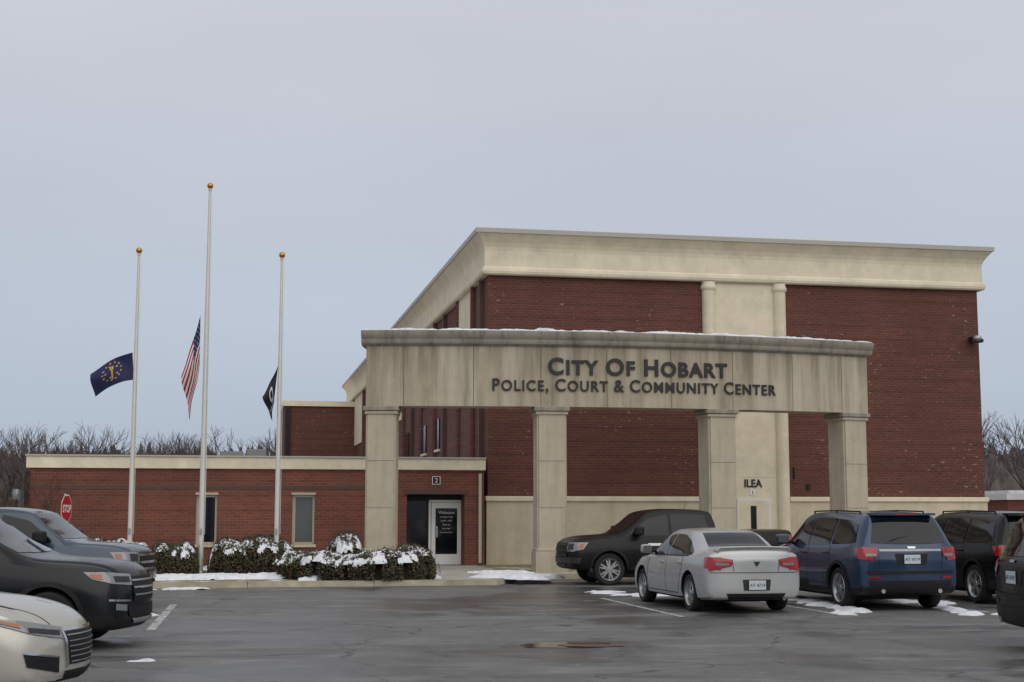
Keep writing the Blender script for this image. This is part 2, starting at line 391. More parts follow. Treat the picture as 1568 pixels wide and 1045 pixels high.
for c in (a_l+.2,a_r-.2):
    cyl('bay_column',(c,-.04,0),(c,-.04,9.2),.22,.22,M['cream'],B,28)
    lathe('bay_capital',[(.22,0),(.26,.05),(.27,.14),(.23,.2),(.23,.296)],M['cream'],B,at=(c,-.04,9.2))
da,_=on_b(1156,790,-.05)
box('bay_door_frame',da-.62,da+.55,-.09,-.052,.13,2.25,M['white'],B)
box('bay_door_leaf',da-.55,da+.48,-.096,-.091,.15,2.18,M['cream'],B)
box('bay_door_glass',da-.16,da+.04,-.102,-.097,.8,2.0,M['glass'],B)
ta,tz=on_b(1153,746,-.06)
text('ilea_letters','ILEA',.36,M['letter'],B,(ta,-.062,tz),off=.008,width=.62)
box('suite_number_plate',ta-.12,ta+.08,-.066,-.052,tz-.28,tz-.08,M['white'],B)
text('suite_number','1',.16,M['letter'],B,(ta-.02,-.07,tz-.24))
fa,fz=on_b(1492,520,-.2)
boxes('wall_flood_light',[(fa-.12,fa+.12,-.26,-.002,fz-.03,fz+.08),(fa-.2,fa+.22,-.42,-.2,fz-.12,fz+.0)],M['dark'],B)
sphere('flood_lens',(fa+.02,-.36,fz+.02),.15,M['metal'],B,(1.1,1,.75))
boxes('wall_boxes',[(on_b(1237,745,0)[0]-.05,on_b(1237,745,0)[0]+.07,-.06,-.002,2.55,2.72),(on_b(1214,720,0)[0],on_b(1214,720,0)[0]+.06,-.04,-.002,2.9,3.3)],M['dark'],B)
for b0,b1 in ((2.7,5.9),(12.2,16.4),(23,28),(34,39),(45,52)):
    box('side_panel',-.06,-.002,b0,b1,6.3,9.498,M['cream'],B)
    for bb in (b0-.05,b1+.05): cyl('side_pilaster',(-.03,bb,3.6),(-.03,bb,9.49),.13,.13,M['brick'],B,14)
for bb in (.8,9.2,19.4,31,42): box('side_downspout',-.16,-.002,bb,bb+.14,3.4,9.45,M['brown'],B)
for bb in (11,15,21,26): 
    box('side_window',-.05,-.002,bb,bb+1.3,4.3,5.5,M['glass'],B); box('side_window_sill',-.09,-.002,bb-.1,bb+1.4,4.2,4.295,M['cream'],B)
r0,rz=on_b(436,614,52); r1,_=on_b(534,614,52)
box('rear_block_walls',r0,-.01,52,66,0,rz-.35,M['brick'],B)
box('rear_block_parapet',r0-.12,-.01,51.85,66.1,rz-.35,rz,M['cream'],B)
box('rear_block_downspout',r0+.1,r0+.4,51.8,51.99,2,rz-.36,M['dark'],B)
W0,_=on_b(44,760,-.6); WZ=on_b(400,701,-.6)[1]; CZ=on_b(400,719,-.6)[1]; W1,_=on_b(741,760,-.6)
def rng(x0,x1,y0,y1,b=-.6):
    A,z1=on_b(x0,y0,b); Bq,z0=on_b(x1,y1,b); return [A,Bq,z0,z1]
win1=rng(301,331,758,834); win2=rng(448,481,758,834); ent=rng(623,711,757,874); ent[2]=.125
ops=[win1,win2,ent]
wall('wing_wall',W0,W1,0,CZ,ops,-.6,.35,M['brickw'])
box('wing_body_left',W0,ent[0]-.3,-.24,12,0,CZ-.01,M['brickw'],B)
box('wing_body_right',ent[0]-.3,W1,1.0,12,0,CZ-.01,M['brickw'],B)
mesh('wing_right_return',[(W1,-.6,0),(W1,1,0),(W1,1,CZ),(W1,-.6,CZ)],[(0,1,2,3)],M['brickw'],B)
mesh('wing_left_return',[(W0,-.6,0),(W0,1,0),(W0,1,CZ),(W0,-.6,CZ)],[(3,2,1,0)],M['brickw'],B)
box('wing_coping',W0-.1,W1+.04,-.70,12.1,CZ+.005,WZ,M['cream'],B,.015)
box('wing_coping_cap',W0-.13,W1+.05,-.74,12.15,WZ+.002,WZ+.05,M['capgrey'],B)
box('wing_soldier_course',W0,ent[0]-1.0,-.612,-.603,CZ-.62,CZ-.5,M['brown'],B)
box('wing_downspout',W1-.18,W1-.09,-.70,-.61,.2,CZ-.1,M['frame'],B)
box('wing_downspout_left',W0-.12,W0+.0,-.72,-.6,.2,CZ-.1,M['dark'],B)
for w in (win1,win2):
    A,Bq,C,D=w; pale=(w is win2)
    boxes('window_frame',[(A,A+.06,-.5,-.42,C,D),(Bq-.06,Bq,-.5,-.42,C,D),(A+.06,Bq-.06,-.5,-.42,D-.07,D),(A+.06,Bq-.06,-.5,-.42,C,C+.07),
        (A+.06,A+.2 if not pale else A+.1,-.49,-.43,C+.07,D-.07)],M['frame'],B)
    mesh('window_glass',[(A,-.45,C),(Bq,-.45,C),(Bq,-.45,D),(A,-.45,D)],[(0,1,2,3)],M['glass'] if not pale else M['glass2'],B)
    box('window_sill',A-.05,Bq+.05,-.68,-.5,C-.08,C-.002,M['cream2'],B)
    box('window_head',A-.03,Bq+.03,-.62,-.5,D+.003,D+.07,M['frame'],B)
A,Bq,C,D=ent
mesh('entrance_recess',[(A,-.25,C),(A,.9,C),(A,.9,D),(A,-.25,D),(Bq,-.25,C),(Bq,.9,C),(Bq,.9,D),(Bq,-.25,D)],[(0,1,2,3),(4,7,6,5),(3,2,6,7),(1,5,6,2)],M['brickw'],B)
mesh('entrance_floor',[(A,-.62,.135),(Bq,-.62,.135),(Bq,.9,.135),(A,.9,.135)],[(0,1,2,3)],M['concrete'],B)
box('entrance_lintel',A-.1,Bq+.1,-.625,-.602,D-.0,D+.12,M['brown'],B)
e_=.15
d0=on_b(656,800,e_)[0]; d1=on_b(706,800,e_)[0]; g0=A+.03; dz=on_b(680,767,e_)[1]
boxes('entrance_header',[(A,Bq,e_-.05,e_+.1,dz+.02,D)],M['dark'],B)
boxes('sidelight_frame',[(g0,g0+.05,e_-.03,e_+.05,.14,dz),(d0-.06,d0,e_-.03,e_+.05,.14,dz),(g0+.05,d0-.06,e_-.03,e_+.05,.14,.3),(g0+.05,d0-.06,e_-.03,e_+.05,1.1,1.16)],M['dark'],B)
mesh('sidelight_glass',[(g0,e_+.01,.14),(d0,e_+.01,.14),(d0,e_+.01,dz),(g0,e_+.01,dz)],[(0,1,2,3)],M['glass'],B)
boxes('entrance_door_frame',[(d0,d0+.07,e_-.06,e_+.05,.14,dz),(d0+.09,d0+.22,e_-.05,e_+.02,.14,dz-.06),(d1-.13,d1,e_-.05,e_+.02,.14,dz-.06),(d0+.22,d1-.13,e_-.05,e_+.02,.14,.46),(d0+.22,d1-.13,e_-.05,e_+.02,dz-.24,dz-.06),(d0,d1+.05,e_-.06,e_+.05,dz-.05,dz+.02),(d1+.003,d1+.06,e_-.06,e_+.05,.14,dz-.055)],M['white'],B)
mesh('entrance_door_glass',[(d0+.2,e_-.01,.4),(d1-.1,e_-.01,.4),(d1-.1,e_-.01,dz-.2),(d0+.2,e_-.01,dz-.2)],[(0,1,2,3)],M['glass'],B)
boxes('door_handle',[(d0+.24,d0+.28,e_-.1,e_-.07,1.0,1.35)],M['metal'],B)
pw=(d1-d0)
for k,(s_,t_) in enumerate((('Welcome',.13),('Monday-Friday',.07),('8 AM - 4 PM',.07),('Please use',.06),('front desk',.06),('Community Center',.05))):
    text('door_lettering',s_,t_,M['white'],B,(d0+pw*.55,e_-.018,dz-.42-.12*k),ext=.001)
na,nz=on_b(668,736,-.6)
box('suite_plate',na-.13,na+.13,-.625,-.602,nz-.13,nz+.13,M['white'],B); box('suite_plate_in',na-.11,na+.11,-.63,-.626,nz-.11,nz+.11,M['dark'],B)
text('suite_digit','2',.2,M['white'],B,(na,-.634,nz-.07),ext=.001)
HV=mat('hvac_grey',(.17,.19,.175),.7)
for x0,x1,y0 in ((338,372,691),(378,408,688)):
    aa,zz=on_b(x0,y0,7); ab,_=on_b(x1,y0,7); box('rooftop_unit',aa,ab,7,8.6,WZ,zz,HV,B,.03)
# ---------------------------------------------------------------- monument
MY=math.radians(11.3)
mo=empty('entrance_sign_monument',(3.47,40.30,0),MY)
mo_m=Matrix.Translation((3.47,40.30,0))@Matrix.Rotation(MY,4,'Z')
R=33.0
def arc(s,o=0,z=0):
    t=s/R; r=R+o
    return (r*math.sin(t),R-r*math.cos(t),z)
def sweep(name,prof,s0,s1,mt,n=40,parent=mo,jit=0,sm=False):
    v=[];f=[];k=len(prof)
    for i in range(n+1):
        s=s0+(s1-s0)*i/n
        for o,z in prof:
            dz_=jit*noise.noise(Vector((s*1.7,o*5,2)))+jit*.6*noise.noise(Vector((s*6,o*7,5))) if jit and z>6.86 else 0
            v.append(arc(s,o,z+dz_))
    for i in range(n):
        for j in range(k): jj=(j+1)%k; f.append((i*k+j,i*k+jj,(i+1)*k+jj,(i+1)*k+j))
    f.append(tuple(range(k))); f.append(tuple(n*k+j for j in reversed(range(k))))
    return mesh(name,v,f,mt,parent,fix=True,smooth=sm,ang=30)
HL=7.60; DP=.85
sweep('entablature',[(0,4.73),(0,6.42),(-DP,6.42),(-DP,4.73)],-HL,HL,M['lime'])
sweep('entablature_cornice',[(.02,6.42),(.06,6.46),(.10,6.48),(.13,6.54),(.13,6.60),(.17,6.66),(.21,6.74),(.21,6.84),(-DP-.21,6.84),(-DP-.21,6.74),(-DP-.1,6.5),(-DP-.02,6.42)],-HL-.13,HL+.12,M['limedk'],sm=True)
sweep('cornice_snow',[(.16,6.83),(.17,6.855),(.14,6.89),(-.2,6.92),(-DP-.1,6.91),(-DP-.15,6.83)],-HL-.05,HL+.08,M['snow'],n=200,jit=.06,sm=True)
js=[-6.55,-4.6,-2.7,-.8,1.1,3.0,4.95,6.65]
v=[];f=[]
for s in js:
    for o_,za,zb in ((.003,4.74,6.41),(.214,6.745,6.835)):
        k=len(v)
        for q in (arc(s,o_,za),arc(s+.016,o_,za),arc(s+.016,o_,zb),arc(s,o_,zb)): v.append(q)
        f.append((k,k+1,k+2,k+3))
JM=mat('joint_dark',(.10,.09,.07),.9)
mesh('stone_joints',v,f,JM,mo)
for s in (-7.17,-2.38,2.66,7.12):
    c=empty('column',arc(s,0,0),s/R); c.parent=mo
    h=.42; e=.05
    cs=[(-h+e,-h),(h-e,-h),(h-e,-h+e),(h,-h+e),(h,h-e),(h-e,h-e),(h-e,h),(-h+e,h),(-h+e,h-e),(-h,h-e),(-h,-h+e),(-h+e,-h+e)]
    v=[(x,y+.42,z) for z in (.78,4.5) for x,y in cs]; n=12
    mesh('shaft',v,[(i,(i+1)%n,n+(i+1)%n,n+i) for i in range(n)],M['limecol'],c,fix=True)
    box('plinth',-.47,.47,-.05,.89,.0,.70,M['limecol'],c,.01); box('plinth_top',-.44,.44,-.02,.86,.702,.79,M['limecol'],c,.02)
    box('capital',-.46,.46,-.04,.88,4.50,4.60,M['limecol'],c,.03); box('capital_top',-.50,.50,-.08,.92,4.602,4.725,M['limedk'],c,.02)
    boxes('shaft_joints',[(-h+e,h-e,.42-h-.003,.42-h+.01,z,z+.012) for z in (1.9,3.2)],JM,c)
def arctext(name,body,px0,px1,py,h_target,first=.86,off=.022):
    c=bpy.data.curves.new(name,'FONT'); c.body=body; c.size=1; c.extrude=.02; c.small_caps_scale=first; c.offset=off
    c.space_character=1.14; c.space_word=.85
    for i,ch in enumerate(body):
        if ch.islower(): c.body_format[i].use_small_caps=True
    o=bpy.data.objects.new(name,c); link(o); bpy.context.view_layer.update()
    me=bpy.data.meshes.new_from_object(o.evaluated_get(bpy.context.evaluated_depsgraph_get())); bpy.data.objects.remove(o)
    co_=np.array([v_.co[:] for v_ in me.vertices]); x0,x1=co_[:,0].min(),co_[:,0].max()
    def s_of(px,py_):
        best=None
        for i in range(-800,801):
            s=i/100; p=mo_m@Vector(arc(s,0,0)); d=ray(px,py_); t=p.y/d.y; e=abs(d.x*t-p.x)
            if best is None or e<best[0]: best=(e,s,CH+d.z*t)
        return best[1],best[2]
    sa,za=s_of(px0,py); sb,zb=s_of(px1,py)
    hs=h_target/.72
    for v_ in me.vertices:
        s=sa+(v_.co.x-x0)/(x1-x0)*(sb-sa); z=za+v_.co.y*hs
        v_.co=arc(s,.024+v_.co.z,z)
    me.materials.clear(); me.materials.append(M['letter'])
    return link(bpy.data.objects.new(name,me),mo)
arctext('letters_upper','City Of Hobart',839,1113,573,.47,off=.028)
arctext('letters_lower','Police, Court & Community Center',754,1187,598,.35,off=.014)
# ---------------------------------------------------------------- flag poles
def flagpole(px,py_top,Y,flagfn,rb=.066):
    top=at_y(px,py_top,Y); H=top.z
    e=empty('flagpole',(top.x,Y,0))
    prof=[(rb,0.1),(rb*.97,H*.3),(rb*.8,H*.65),(rb*.5,H-.25),(rb*.5,H-.12),(.05,H-.11),(.05,H-.07),(.02,H-.06),(.02,H)]
    lathe('pole',prof,M['pole'],e,20)
    lathe('base_collar',[(.16,.12),(.16,.17),(.12,.24),(rb+.01,.27)],M['metal'],e,20)
    sphere('finial_ball',(0,0,H+.02),.085,M['gold'],e)
    v,f=tube([((.09,-.01,1.2),(.075,-.01,H-.3),.006,.006)],5); mesh('halyard',v,f,M['white'],e)
    box('cleat',-.03,.03,-.12,-.07,1.2,1.35,M['metal'],e)
    flagfn(e,top.x,Y)
    return e
def flag(name,parent,ox,Y,c,nu,nv,colf,mats,fold=.1,bulge=0,freq=2.2):
    P=[at_y(x,y,Y)-Vector((ox,Y,0)) for x,y in c]
    def S_(u,w):
        a=P[0].lerp(P[2],u); b_=P[1].lerp(P[3],u); p=a.lerp(b_,w)
        amp=fold*min(1,u*3)
        return p+Vector((.10*amp*math.sin(9*u+5*w),amp*(math.sin(freq*2*math.pi*w+3.5*u)+.5*math.sin(freq*5*w-4*u+1)),bulge*math.sin(math.pi*u)+amp*.25*math.sin(6*u+3*w)*u))
    v=[];f=[];mi=[]
    for i in range(nu+1):
        for j in range(nv+1): v.append(S_(i/nu,j/nv))
    for i in range(nu):
        for j in range(nv):
            k=i*(nv+1)+j; f.append((k,k+1,k+nv+2,k+nv+1)); mi.append(colf((i+.5)/nu,(j+.5)/nv))
    return mesh(name,v,f,mats,parent,mi=mi,smooth=True,ang=180)
fm=lambda n,c: mat(n,c,.8)
blue,redf,whf,navy,goldf,blk=fm('flag_canton_blue',(.018,.022,.075)),fm('flag_red',(.30,.015,.02)),fm('flag_white',(.62,.62,.63)),fm('flag_navy',(.012,.016,.07)),fm('flag_gold',(.40,.28,.04)),fm('flag_black',(.012,.013,.015))
def usa(e,ox,Y):
    def cf(u,w):
        if u<.40 and w<7/13:
            gx=(u/.40*11)%1; gy=(w/(7/13)*9)%1
            return 2 if (.3<gx<.7 and .3<gy<.7 and (int(u/.40*11)+int(w/(7/13)*9))%2==0) else 0
        return 1 if int(w*13)%2==0 else 2
    flag('us_flag',e,ox,Y,[(307,483),(306,556),(278,576),(291,645)],66,78,cf,[blue,redf,whf],.09,freq=1.3)
def ind(e,ox,Y):
    def cf(u,w):
        x=(u-.52)*1.5; y=w-.45; a=math.atan2(y,x)
        if abs(x)<.035 and -.08<y<.3: return 1
        if abs(x)<.07 and -.2<y<-.06: return 1
        for R_,n_ in ((.33,13),(.22,5)):
            k=round(a/(2*math.pi/n_)); t=k*2*math.pi/n_
            if math.hypot(x-R_*math.cos(t),y-R_*math.sin(t))<.034: return 1
        return 0
    flag('state_flag',e,ox,Y,[(203,540),(205,582),(139,573),(144,608)],80,60,cf,[navy,goldf],.08,.10,freq=.7)
def pow_(e,ox,Y):
    def cf(u,w):
        x=u-.55;y=w-.45
        if .1<math.hypot(x,y*.8)<.17: return 1
        if abs(y-.36)<.03 and abs(x)<.28: return 1
        return 0
    flag('pow_mia_flag',e,ox,Y,[(426,560),(421,601),(402,608),(417,646)],50,40,cf,[blk,whf],.08,freq=1.4)
flagpole(213,385,38.5,ind); flagpole(322,286,38,usa,.074); flagpole(432,392,38,pow_)
# ---------------------------------------------------------------- hedges
def hedge(pts,wd,h,n,lump=.12,z0=.125,snowcov=.45,seed=0,name='snowy_hedge'):
    rnd=random.Random(seed); e=empty(name,(0,0,0))
    P=[Vector((*p[:2],0)) for p in pts]; segs=[(P[i],P[i+1],(P[i+1]-P[i]).length) for i in range(len(P)-1)]; T=sum(s[2] for s in segs)
    def pos(t):
        t*=T
        for a,b_,l in segs:
            if t<=l or b_ is P[-1]:
                d=(b_-a).normalized(); return a+d*min(t,l),d
            t-=l
    def prof(t,c):
        p,d=pos(t); e_=min(1,min(t,1-t)*T/.35)
        hh=h*(1+lump*2.2*noise.noise(Vector((p.x*1.1,p.y*1.1,seed)))+.10*noise.noise(Vector((p.x*4,c*2,seed))))*(math.sqrt(max(0,1-(1-e_)**2))*.75+.25)
        return hh*(1-abs(c)**2.5*.38)
    v=[];f=[];mi=[]
    for i in range(n):
        t=rnd.random(); c=rnd.uniform(-1,1); p,d=pos(t); n_=Vector((-d.y,d.x,0))
        top=prof(t,c); z=top*(1.07-abs(rnd.gauss(0,.42))) if abs(c)<.8 else top*rnd.random()
        if z<0: z=rnd.random()*top
        e_=min(1,min(t,1-t)*T/.35); ww=wd/2*(.6+.4*e_)*(1+.12*noise.noise(Vector((p.x*3,z*3,seed+4))))*(1-.25*max(0,.3-z/h))
        q=p+n_*c*ww+Vector((0,0,z0+z)); s=rnd.uniform(.022,.05)
        a=Vector((rnd.gauss(0,1),rnd.gauss(0,1),rnd.gauss(0,1))).normalized(); b_=a.orthogonal().normalized()
        k=len(v); v+=[q-a*s,q+b_*s*.55,q+a*s,q-b_*s*.55]; f.append((k,k+1,k+2,k+3)); r=rnd.random(); mi.append(0 if r<.66 else (1 if r<.965 else 2))
    mesh('foliage',v,f,[M['leafd'],M['leafb'],M['leafo']],e,mi=mi)
    sg=[]
    for i in range(int(n/40)):
        t=rnd.random(); c=rnd.uniform(-.8,.8); p,d=pos(t); n_=Vector((-d.y,d.x,0)); q=p+n_*c*wd*.4
        sg.append((q+Vector((0,0,z0)),q+Vector((rnd.gauss(0,.1),rnd.gauss(0,.1),z0+prof(t,c)*1.16)),.008,.003))
    v,f=tube(sg,3); mesh('twigs',v,f,M['bark'],e)
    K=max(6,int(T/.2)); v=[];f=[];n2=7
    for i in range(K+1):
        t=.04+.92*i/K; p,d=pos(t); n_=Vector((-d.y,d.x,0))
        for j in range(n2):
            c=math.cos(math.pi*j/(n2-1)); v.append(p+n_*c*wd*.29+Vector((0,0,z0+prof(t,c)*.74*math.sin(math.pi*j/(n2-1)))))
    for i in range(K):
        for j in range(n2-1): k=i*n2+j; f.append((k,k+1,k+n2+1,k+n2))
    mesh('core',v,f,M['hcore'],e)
    nu=int(T/.03)+2; nw=max(8,int(wd/.035)); v=[];f=[];idx={};G={}
    for i in range(nu+1):
        for j in range(nw+1):
            t=i/nu;c=-1.0+2.0*j/nw; p,d=pos(t); n_=Vector((-d.y,d.x,0))
            q=p+n_*c*wd/2; nz=noise.fractal(Vector((q.x*5,q.y*5,seed)),1,2,5)
            ed=max(0,1-min(t,1-t)*T/.3)
            val=snowcov+1.1*nz-abs(c)**2.5*.8-ed*.5
            G[i,j]=(q,val,prof(t,c))
    for i in range(nu):
        for j in range(nw):
            c4=[(i,j),(i+1,j),(i+1,j+1),(i,j+1)]
            if max(G[k][1] for k in c4)<=.2: continue
            ff=[]
            for k in c4:
                if k not in idx:
                    q,val,hh=G[k]; x=max(0,val-.2); idx[k]=len(v); v.append((q.x,q.y,z0+hh*.97+min(.06,.085*x**.5)-(.03 if x==0 else 0)))
                ff.append(idx[k])
            f.append(tuple(ff))
    if f: mesh('snow_cap',v,f,M['snow'],e,smooth=True,ang=80)
def X(px,Y): return at_y(px,840,Y).x
hedge([(X(229,37.5),37.4),(X(301,37.8),37.9)],1.1,.88,9000,seed=1,snowcov=.5)
hedge([(X(322,38),37.8),(X(452,38.3),38.4)],1.1,.93,16000,seed=2,snowcov=.52)
hedge([(X(110,39.5),39.3),(X(172,39.5),39.5)],1.3,.9,5000,seed=3,snowcov=.6)
hedge([(X(60,42),42),(X(225,41),41.6)],1.0,.75,6000,seed=13)
hedge([(X(448,36.6),36.7),(X(460,36.3),36.25),(X(476,36),35.9),(X(500,35.7),35.6),(X(540,35.5),35.4),(X(580,35.4),35.35),(X(612,35.5),35.5),(X(634,35.8),35.8),(X(650,36),36.2)],1.15,.66,22000,seed=4,snowcov=.46,lump=.22)
hedge([(X(502,38.5),38.2),(X(552,38.5),38.6)],1.2,1.0,8500,seed=5,snowcov=.62)
hedge([(X(605,38.5),37.6),(X(650,38.5),37.9)],.9,.80,6500,seed=6,snowcov=.42)
hedge([(X(560,37.0),36.9),(X(610,37),36.9)],.8,.5,4000,seed=7,snowcov=.4)
# ---------------------------------------------------------------- trees
def tree_segs(h,rnd,r0=.12,depth=5,spread=.55,kids=(3,4),lean=0):
    out=[]
    def grow(p,d,l,r,k):
        q=p
        n=2 if k>1 else 1
        for i in range(n):
            d=(d+Vector((rnd.gauss(0,.10),rnd.gauss(0,.10),rnd.gauss(.02,.05)))).normalized()
            q2=q+d*l/n; out.append((q,q2,r*(1-.25*i/n),r*(1-.25*(i+1)/n))); q=q2
        if k==0: return
        for i in range(rnd.randint(*kids)):
            a=Vector((rnd.gauss(0,1),rnd.gauss(0,1),rnd.gauss(0,.5))).normalized()
            nd=(d+a*spread*rnd.uniform(.6,1.3)+Vector((0,0,.12))).normalized()
            st=p.lerp(q,rnd.uniform(.55,1)) if i else q
            grow(st,nd,l*rnd.uniform(.62,.85),r*.60,k-1)
    grow(Vector((0,0,0)),Vector((lean,0,1)).normalized(),h*.27,r0,depth)
    zm=max(s[1].z for s in out); k=h/zm
    return [(a*k,b*k,r1,r2) for a,b,r1,r2 in out]
def arr(segs,n=3):
    v,f=tube(segs,n); f=[q for q in f if len(q)==4]
    return np.array([tuple(p) for p in v]),np.array(f)
rnd=random.Random(3)
vars_=[arr(tree_segs(10,rnd,.20,5,.6,(3,3))) for _ in range(6)]
VV=[];FF=[];off=0
def addtree(x,y,sc,k):
    global off
    v,f=vars_[k]; a=rnd.random()*6.28; c,s=math.cos(a),math.sin(a)
    w=np.stack([(v[:,0]*c-v[:,1]*s)*sc+x,(v[:,0]*s+v[:,1]*c)*sc+y,v[:,2]*sc*rnd.uniform(.9,1.1)-.2],1)
    VV.append(w); FF.append(f+off); off+=len(v)
for i in range(80):
    x=-66+i*.66+rnd.uniform(-.8,.8); addtree(x,rnd.uniform(120,145),rnd.uniform(.78,.98),rnd.randrange(6))
for i in range(24):
    addtree(27+i*1.6+rnd.uniform(-.6,.6),rnd.uniform(84,108),rnd.uniform(.72,.96),rnd.randrange(6))
for i in range(10): addtree(-100+i*3.5,rnd.uniform(120,150),rnd.uniform(.8,1.0),rnd.randrange(6))
V_=np.concatenate(VV); F_=np.concatenate(FF)
me=bpy.data.meshes.new('distant_trees'); me.vertices.add(len(V_)); me.vertices.foreach_set('co',V_.ravel())
me.loops.add(F_.size); me.loops.foreach_set('vertex_index',F_.ravel().astype(np.int32)); me.polygons.add(len(F_))
me.polygons.foreach_set('loop_start',np.arange(0,F_.size,4,dtype=np.int32)); me.update(calc_edges=True); me.materials.append(M['woods'])
link(bpy.data.objects.new('distant_trees',me))
v=[];f=[]
for row,(Y,hh) in enumerate(((160,8.7),(154,7.4),(147,6.0))):
    n=1800; st=len(v)
    for i in range(n+1):
        x=-160+320*i/n; hz=hh*(1+.14*noise.noise(Vector((x*.06,row,1)))+.10*noise.noise(Vector((x*.5,row,2)))+.14*noise.noise(Vector((x*2.3,row,3)))+.14*noise.noise(Vector((x*7,row,4))))
        y=Y+3*noise.noise(Vector((x*.05,row,9)))
        v+=[(x,y,-.1),(x,y+1.2,hz)]
    for i in range(n): f.append((st+2*i,st+2*i+2,st+2*i+3,st+2*i+1))
mesh('background_undergrowth',v,f,M['brush'])
def baretree(name,x,y,h,mt,seed,depth=5,r=.05,lean=0):
    r_=random.Random(seed); v,f=tube(tree_segs(h,r_,r,depth,.7,(3,4),lean),4); return mesh(name,[(p[0]+x,p[1]+y,p[2]+.1) for p in v],f,mt)
baretree('small_bare_tree',X(103,41),41,3.0,M['barkr'],11,5,.04)
baretree('small_bare_tree',X(4,41.5),41.5,2.7,M['barkr'],12,5,.035)
fb=empty('distant_building',(31.2,90,0),.1)
box('walls',0,30,0,12,0,2.6,M['brickw'],fb); box('coping',-.15,30.15,-.15,12.15,2.602,3.0,M['white'],fb); box('snow_roof',.1,29.9,.1,11.9,3.002,3.2,M['snow'],fb)
boxes('windows',[(x,x+1.4,-.03,-.002,1,2.2) for x in (2,6,10,14,18)],M['glass'],fb)
boxes('frames',[(x-.08,x+1.48,-.02,-.001,.92,2.28) for x in (2,6,10,14,18)],M['white'],fb)
# ---------------------------------------------------------------- signs & lamp
Ys=38.2; sx=X(97,Ys); st=empty('stop_sign',(sx,Ys,0),math.radians(86))
cyl('post',(0,0,.1),(0,0,2.28),.03,.03,M['metal'],st,8)
def octo(r,y,name,mt):
    v=[]
    for yy in (y,y+.004):
        for i in range(8):
            t=math.pi/8+i*math.pi/4; v.append((r*math.cos(t),yy,1.88+r*math.sin(t)))
    return mesh(name,v,[tuple(range(8)),tuple(range(15,7,-1))]+[(i,(i+1)%8,8+(i+1)%8,8+i) for i in range(8)],mt,st,fix=True)
octo(.40,-.045,'sign_border',M['white']); octo(.365,-.053,'sign_face',mat('sign_red',(.42,.012,.018),.4))
text('stop_letters','STOP',.28,M['white'],st,(0,-.058,1.78),ext=.001,off=.006,width=.58)
lpl=box('lower_plate',-.2,.2,-.05,-.044,-.19,.19,M['white'],st); lpl.location=(0,0,1.26); lpl.rotation_euler=(0,0,math.radians(-55))
for i,s_ in enumerate(('ALL','TRAFFIC','STOPS')):
    t_=text('lower_letters',s_,.10,M['letter'],st,(0,0,1.34-.11*i),ext=.001,width=.3 if i else .16); t_.rotation_euler=(math.pi/2,0,math.radians(-55)); t_.location=(math.sin(math.radians(-55))*.056,-math.cos(math.radians(-55))*.056,1.34-.11*i)
rd=empty('round_sign',(X(72,37.5),37.5,0),.2)
cyl('post',(0,0,.1),(0,0,1.6),.025,.025,M['metal'],rd,8); cyl('disc',(0,-.04,1.32),(0,-.05,1.32),.17,.17,M['white'],rd,24); cyl('disc_ring',(0,-.052,1.32),(0,-.056,1.32),.13,.13,M['dark'],rd,24)
lp=empty('street_lamp',(X(22,60),60,0))
cyl('post',(0,0,0),(0,0,2.3),.07,.05,M['dark'],lp); lathe('lantern',[(.05,2.3),(.15,2.35),(.18,2.6),(.12,2.8),(.03,2.85)],M['lampclear'],lp,16); lathe('lantern_cap',[(.19,2.8),(.1,2.92),(.02,3.0)],M['dark'],lp,16)
# ---------------------------------------------------------------- vehicles
def pchip(vals):
    n=len(vals); d=[vals[i+1]-vals[i] for i in range(n-1)]; m=[0]*n
    m[0]=d[0];m[-1]=d[-1]
    for i in range(1,n-1): m[i]=0 if d[i-1]*d[i]<=0 else 2*d[i-1]*d[i]/(d[i-1]+d[i])
    def f(t):
        i=min(n-2,int(t)); u=t-i; u2=u*u;u3=u2*u
        return (2*u3-3*u2+1)*vals[i]+(u3-2*u2+u)*m[i]+(-2*u3+3*u2)*vals[i+1]+(u3-u2)*m[i+1]
    return f
def ringpts(s):
    x,w,zo,zb,wb,zt,wt=s; H=zb-zo
    p=[(0,zo),(.6*w,zo),(.86*w,zo+.008),(.95*w,zo+.05),(.975*w,zo+.13*H+.02),(.992*w,zo+.28*H),(w,zo+.45*H),(.999*w,zo+.6*H),(.99*w,zo+.74*H),(.6*w*.985+.4*wb,zo+.87*H),(.25*w*.98+.75*wb,zo+.95*H),(wb,zb)]
    for k in (.12,.35,.6,.82): p.append((wb+(wt-wb)*k+.025*math.sin(math.pi*k)*min(1,(zt-zb)*3),zb+(zt-zb)*k))
    p+=[(wt+.004,zt-.012),(wt-.03,zt+.014),(wt-.08,zt+.022),(wt*.66,zt+.035),(wt*.33,zt+.045),(0,zt+.048)]
    return p
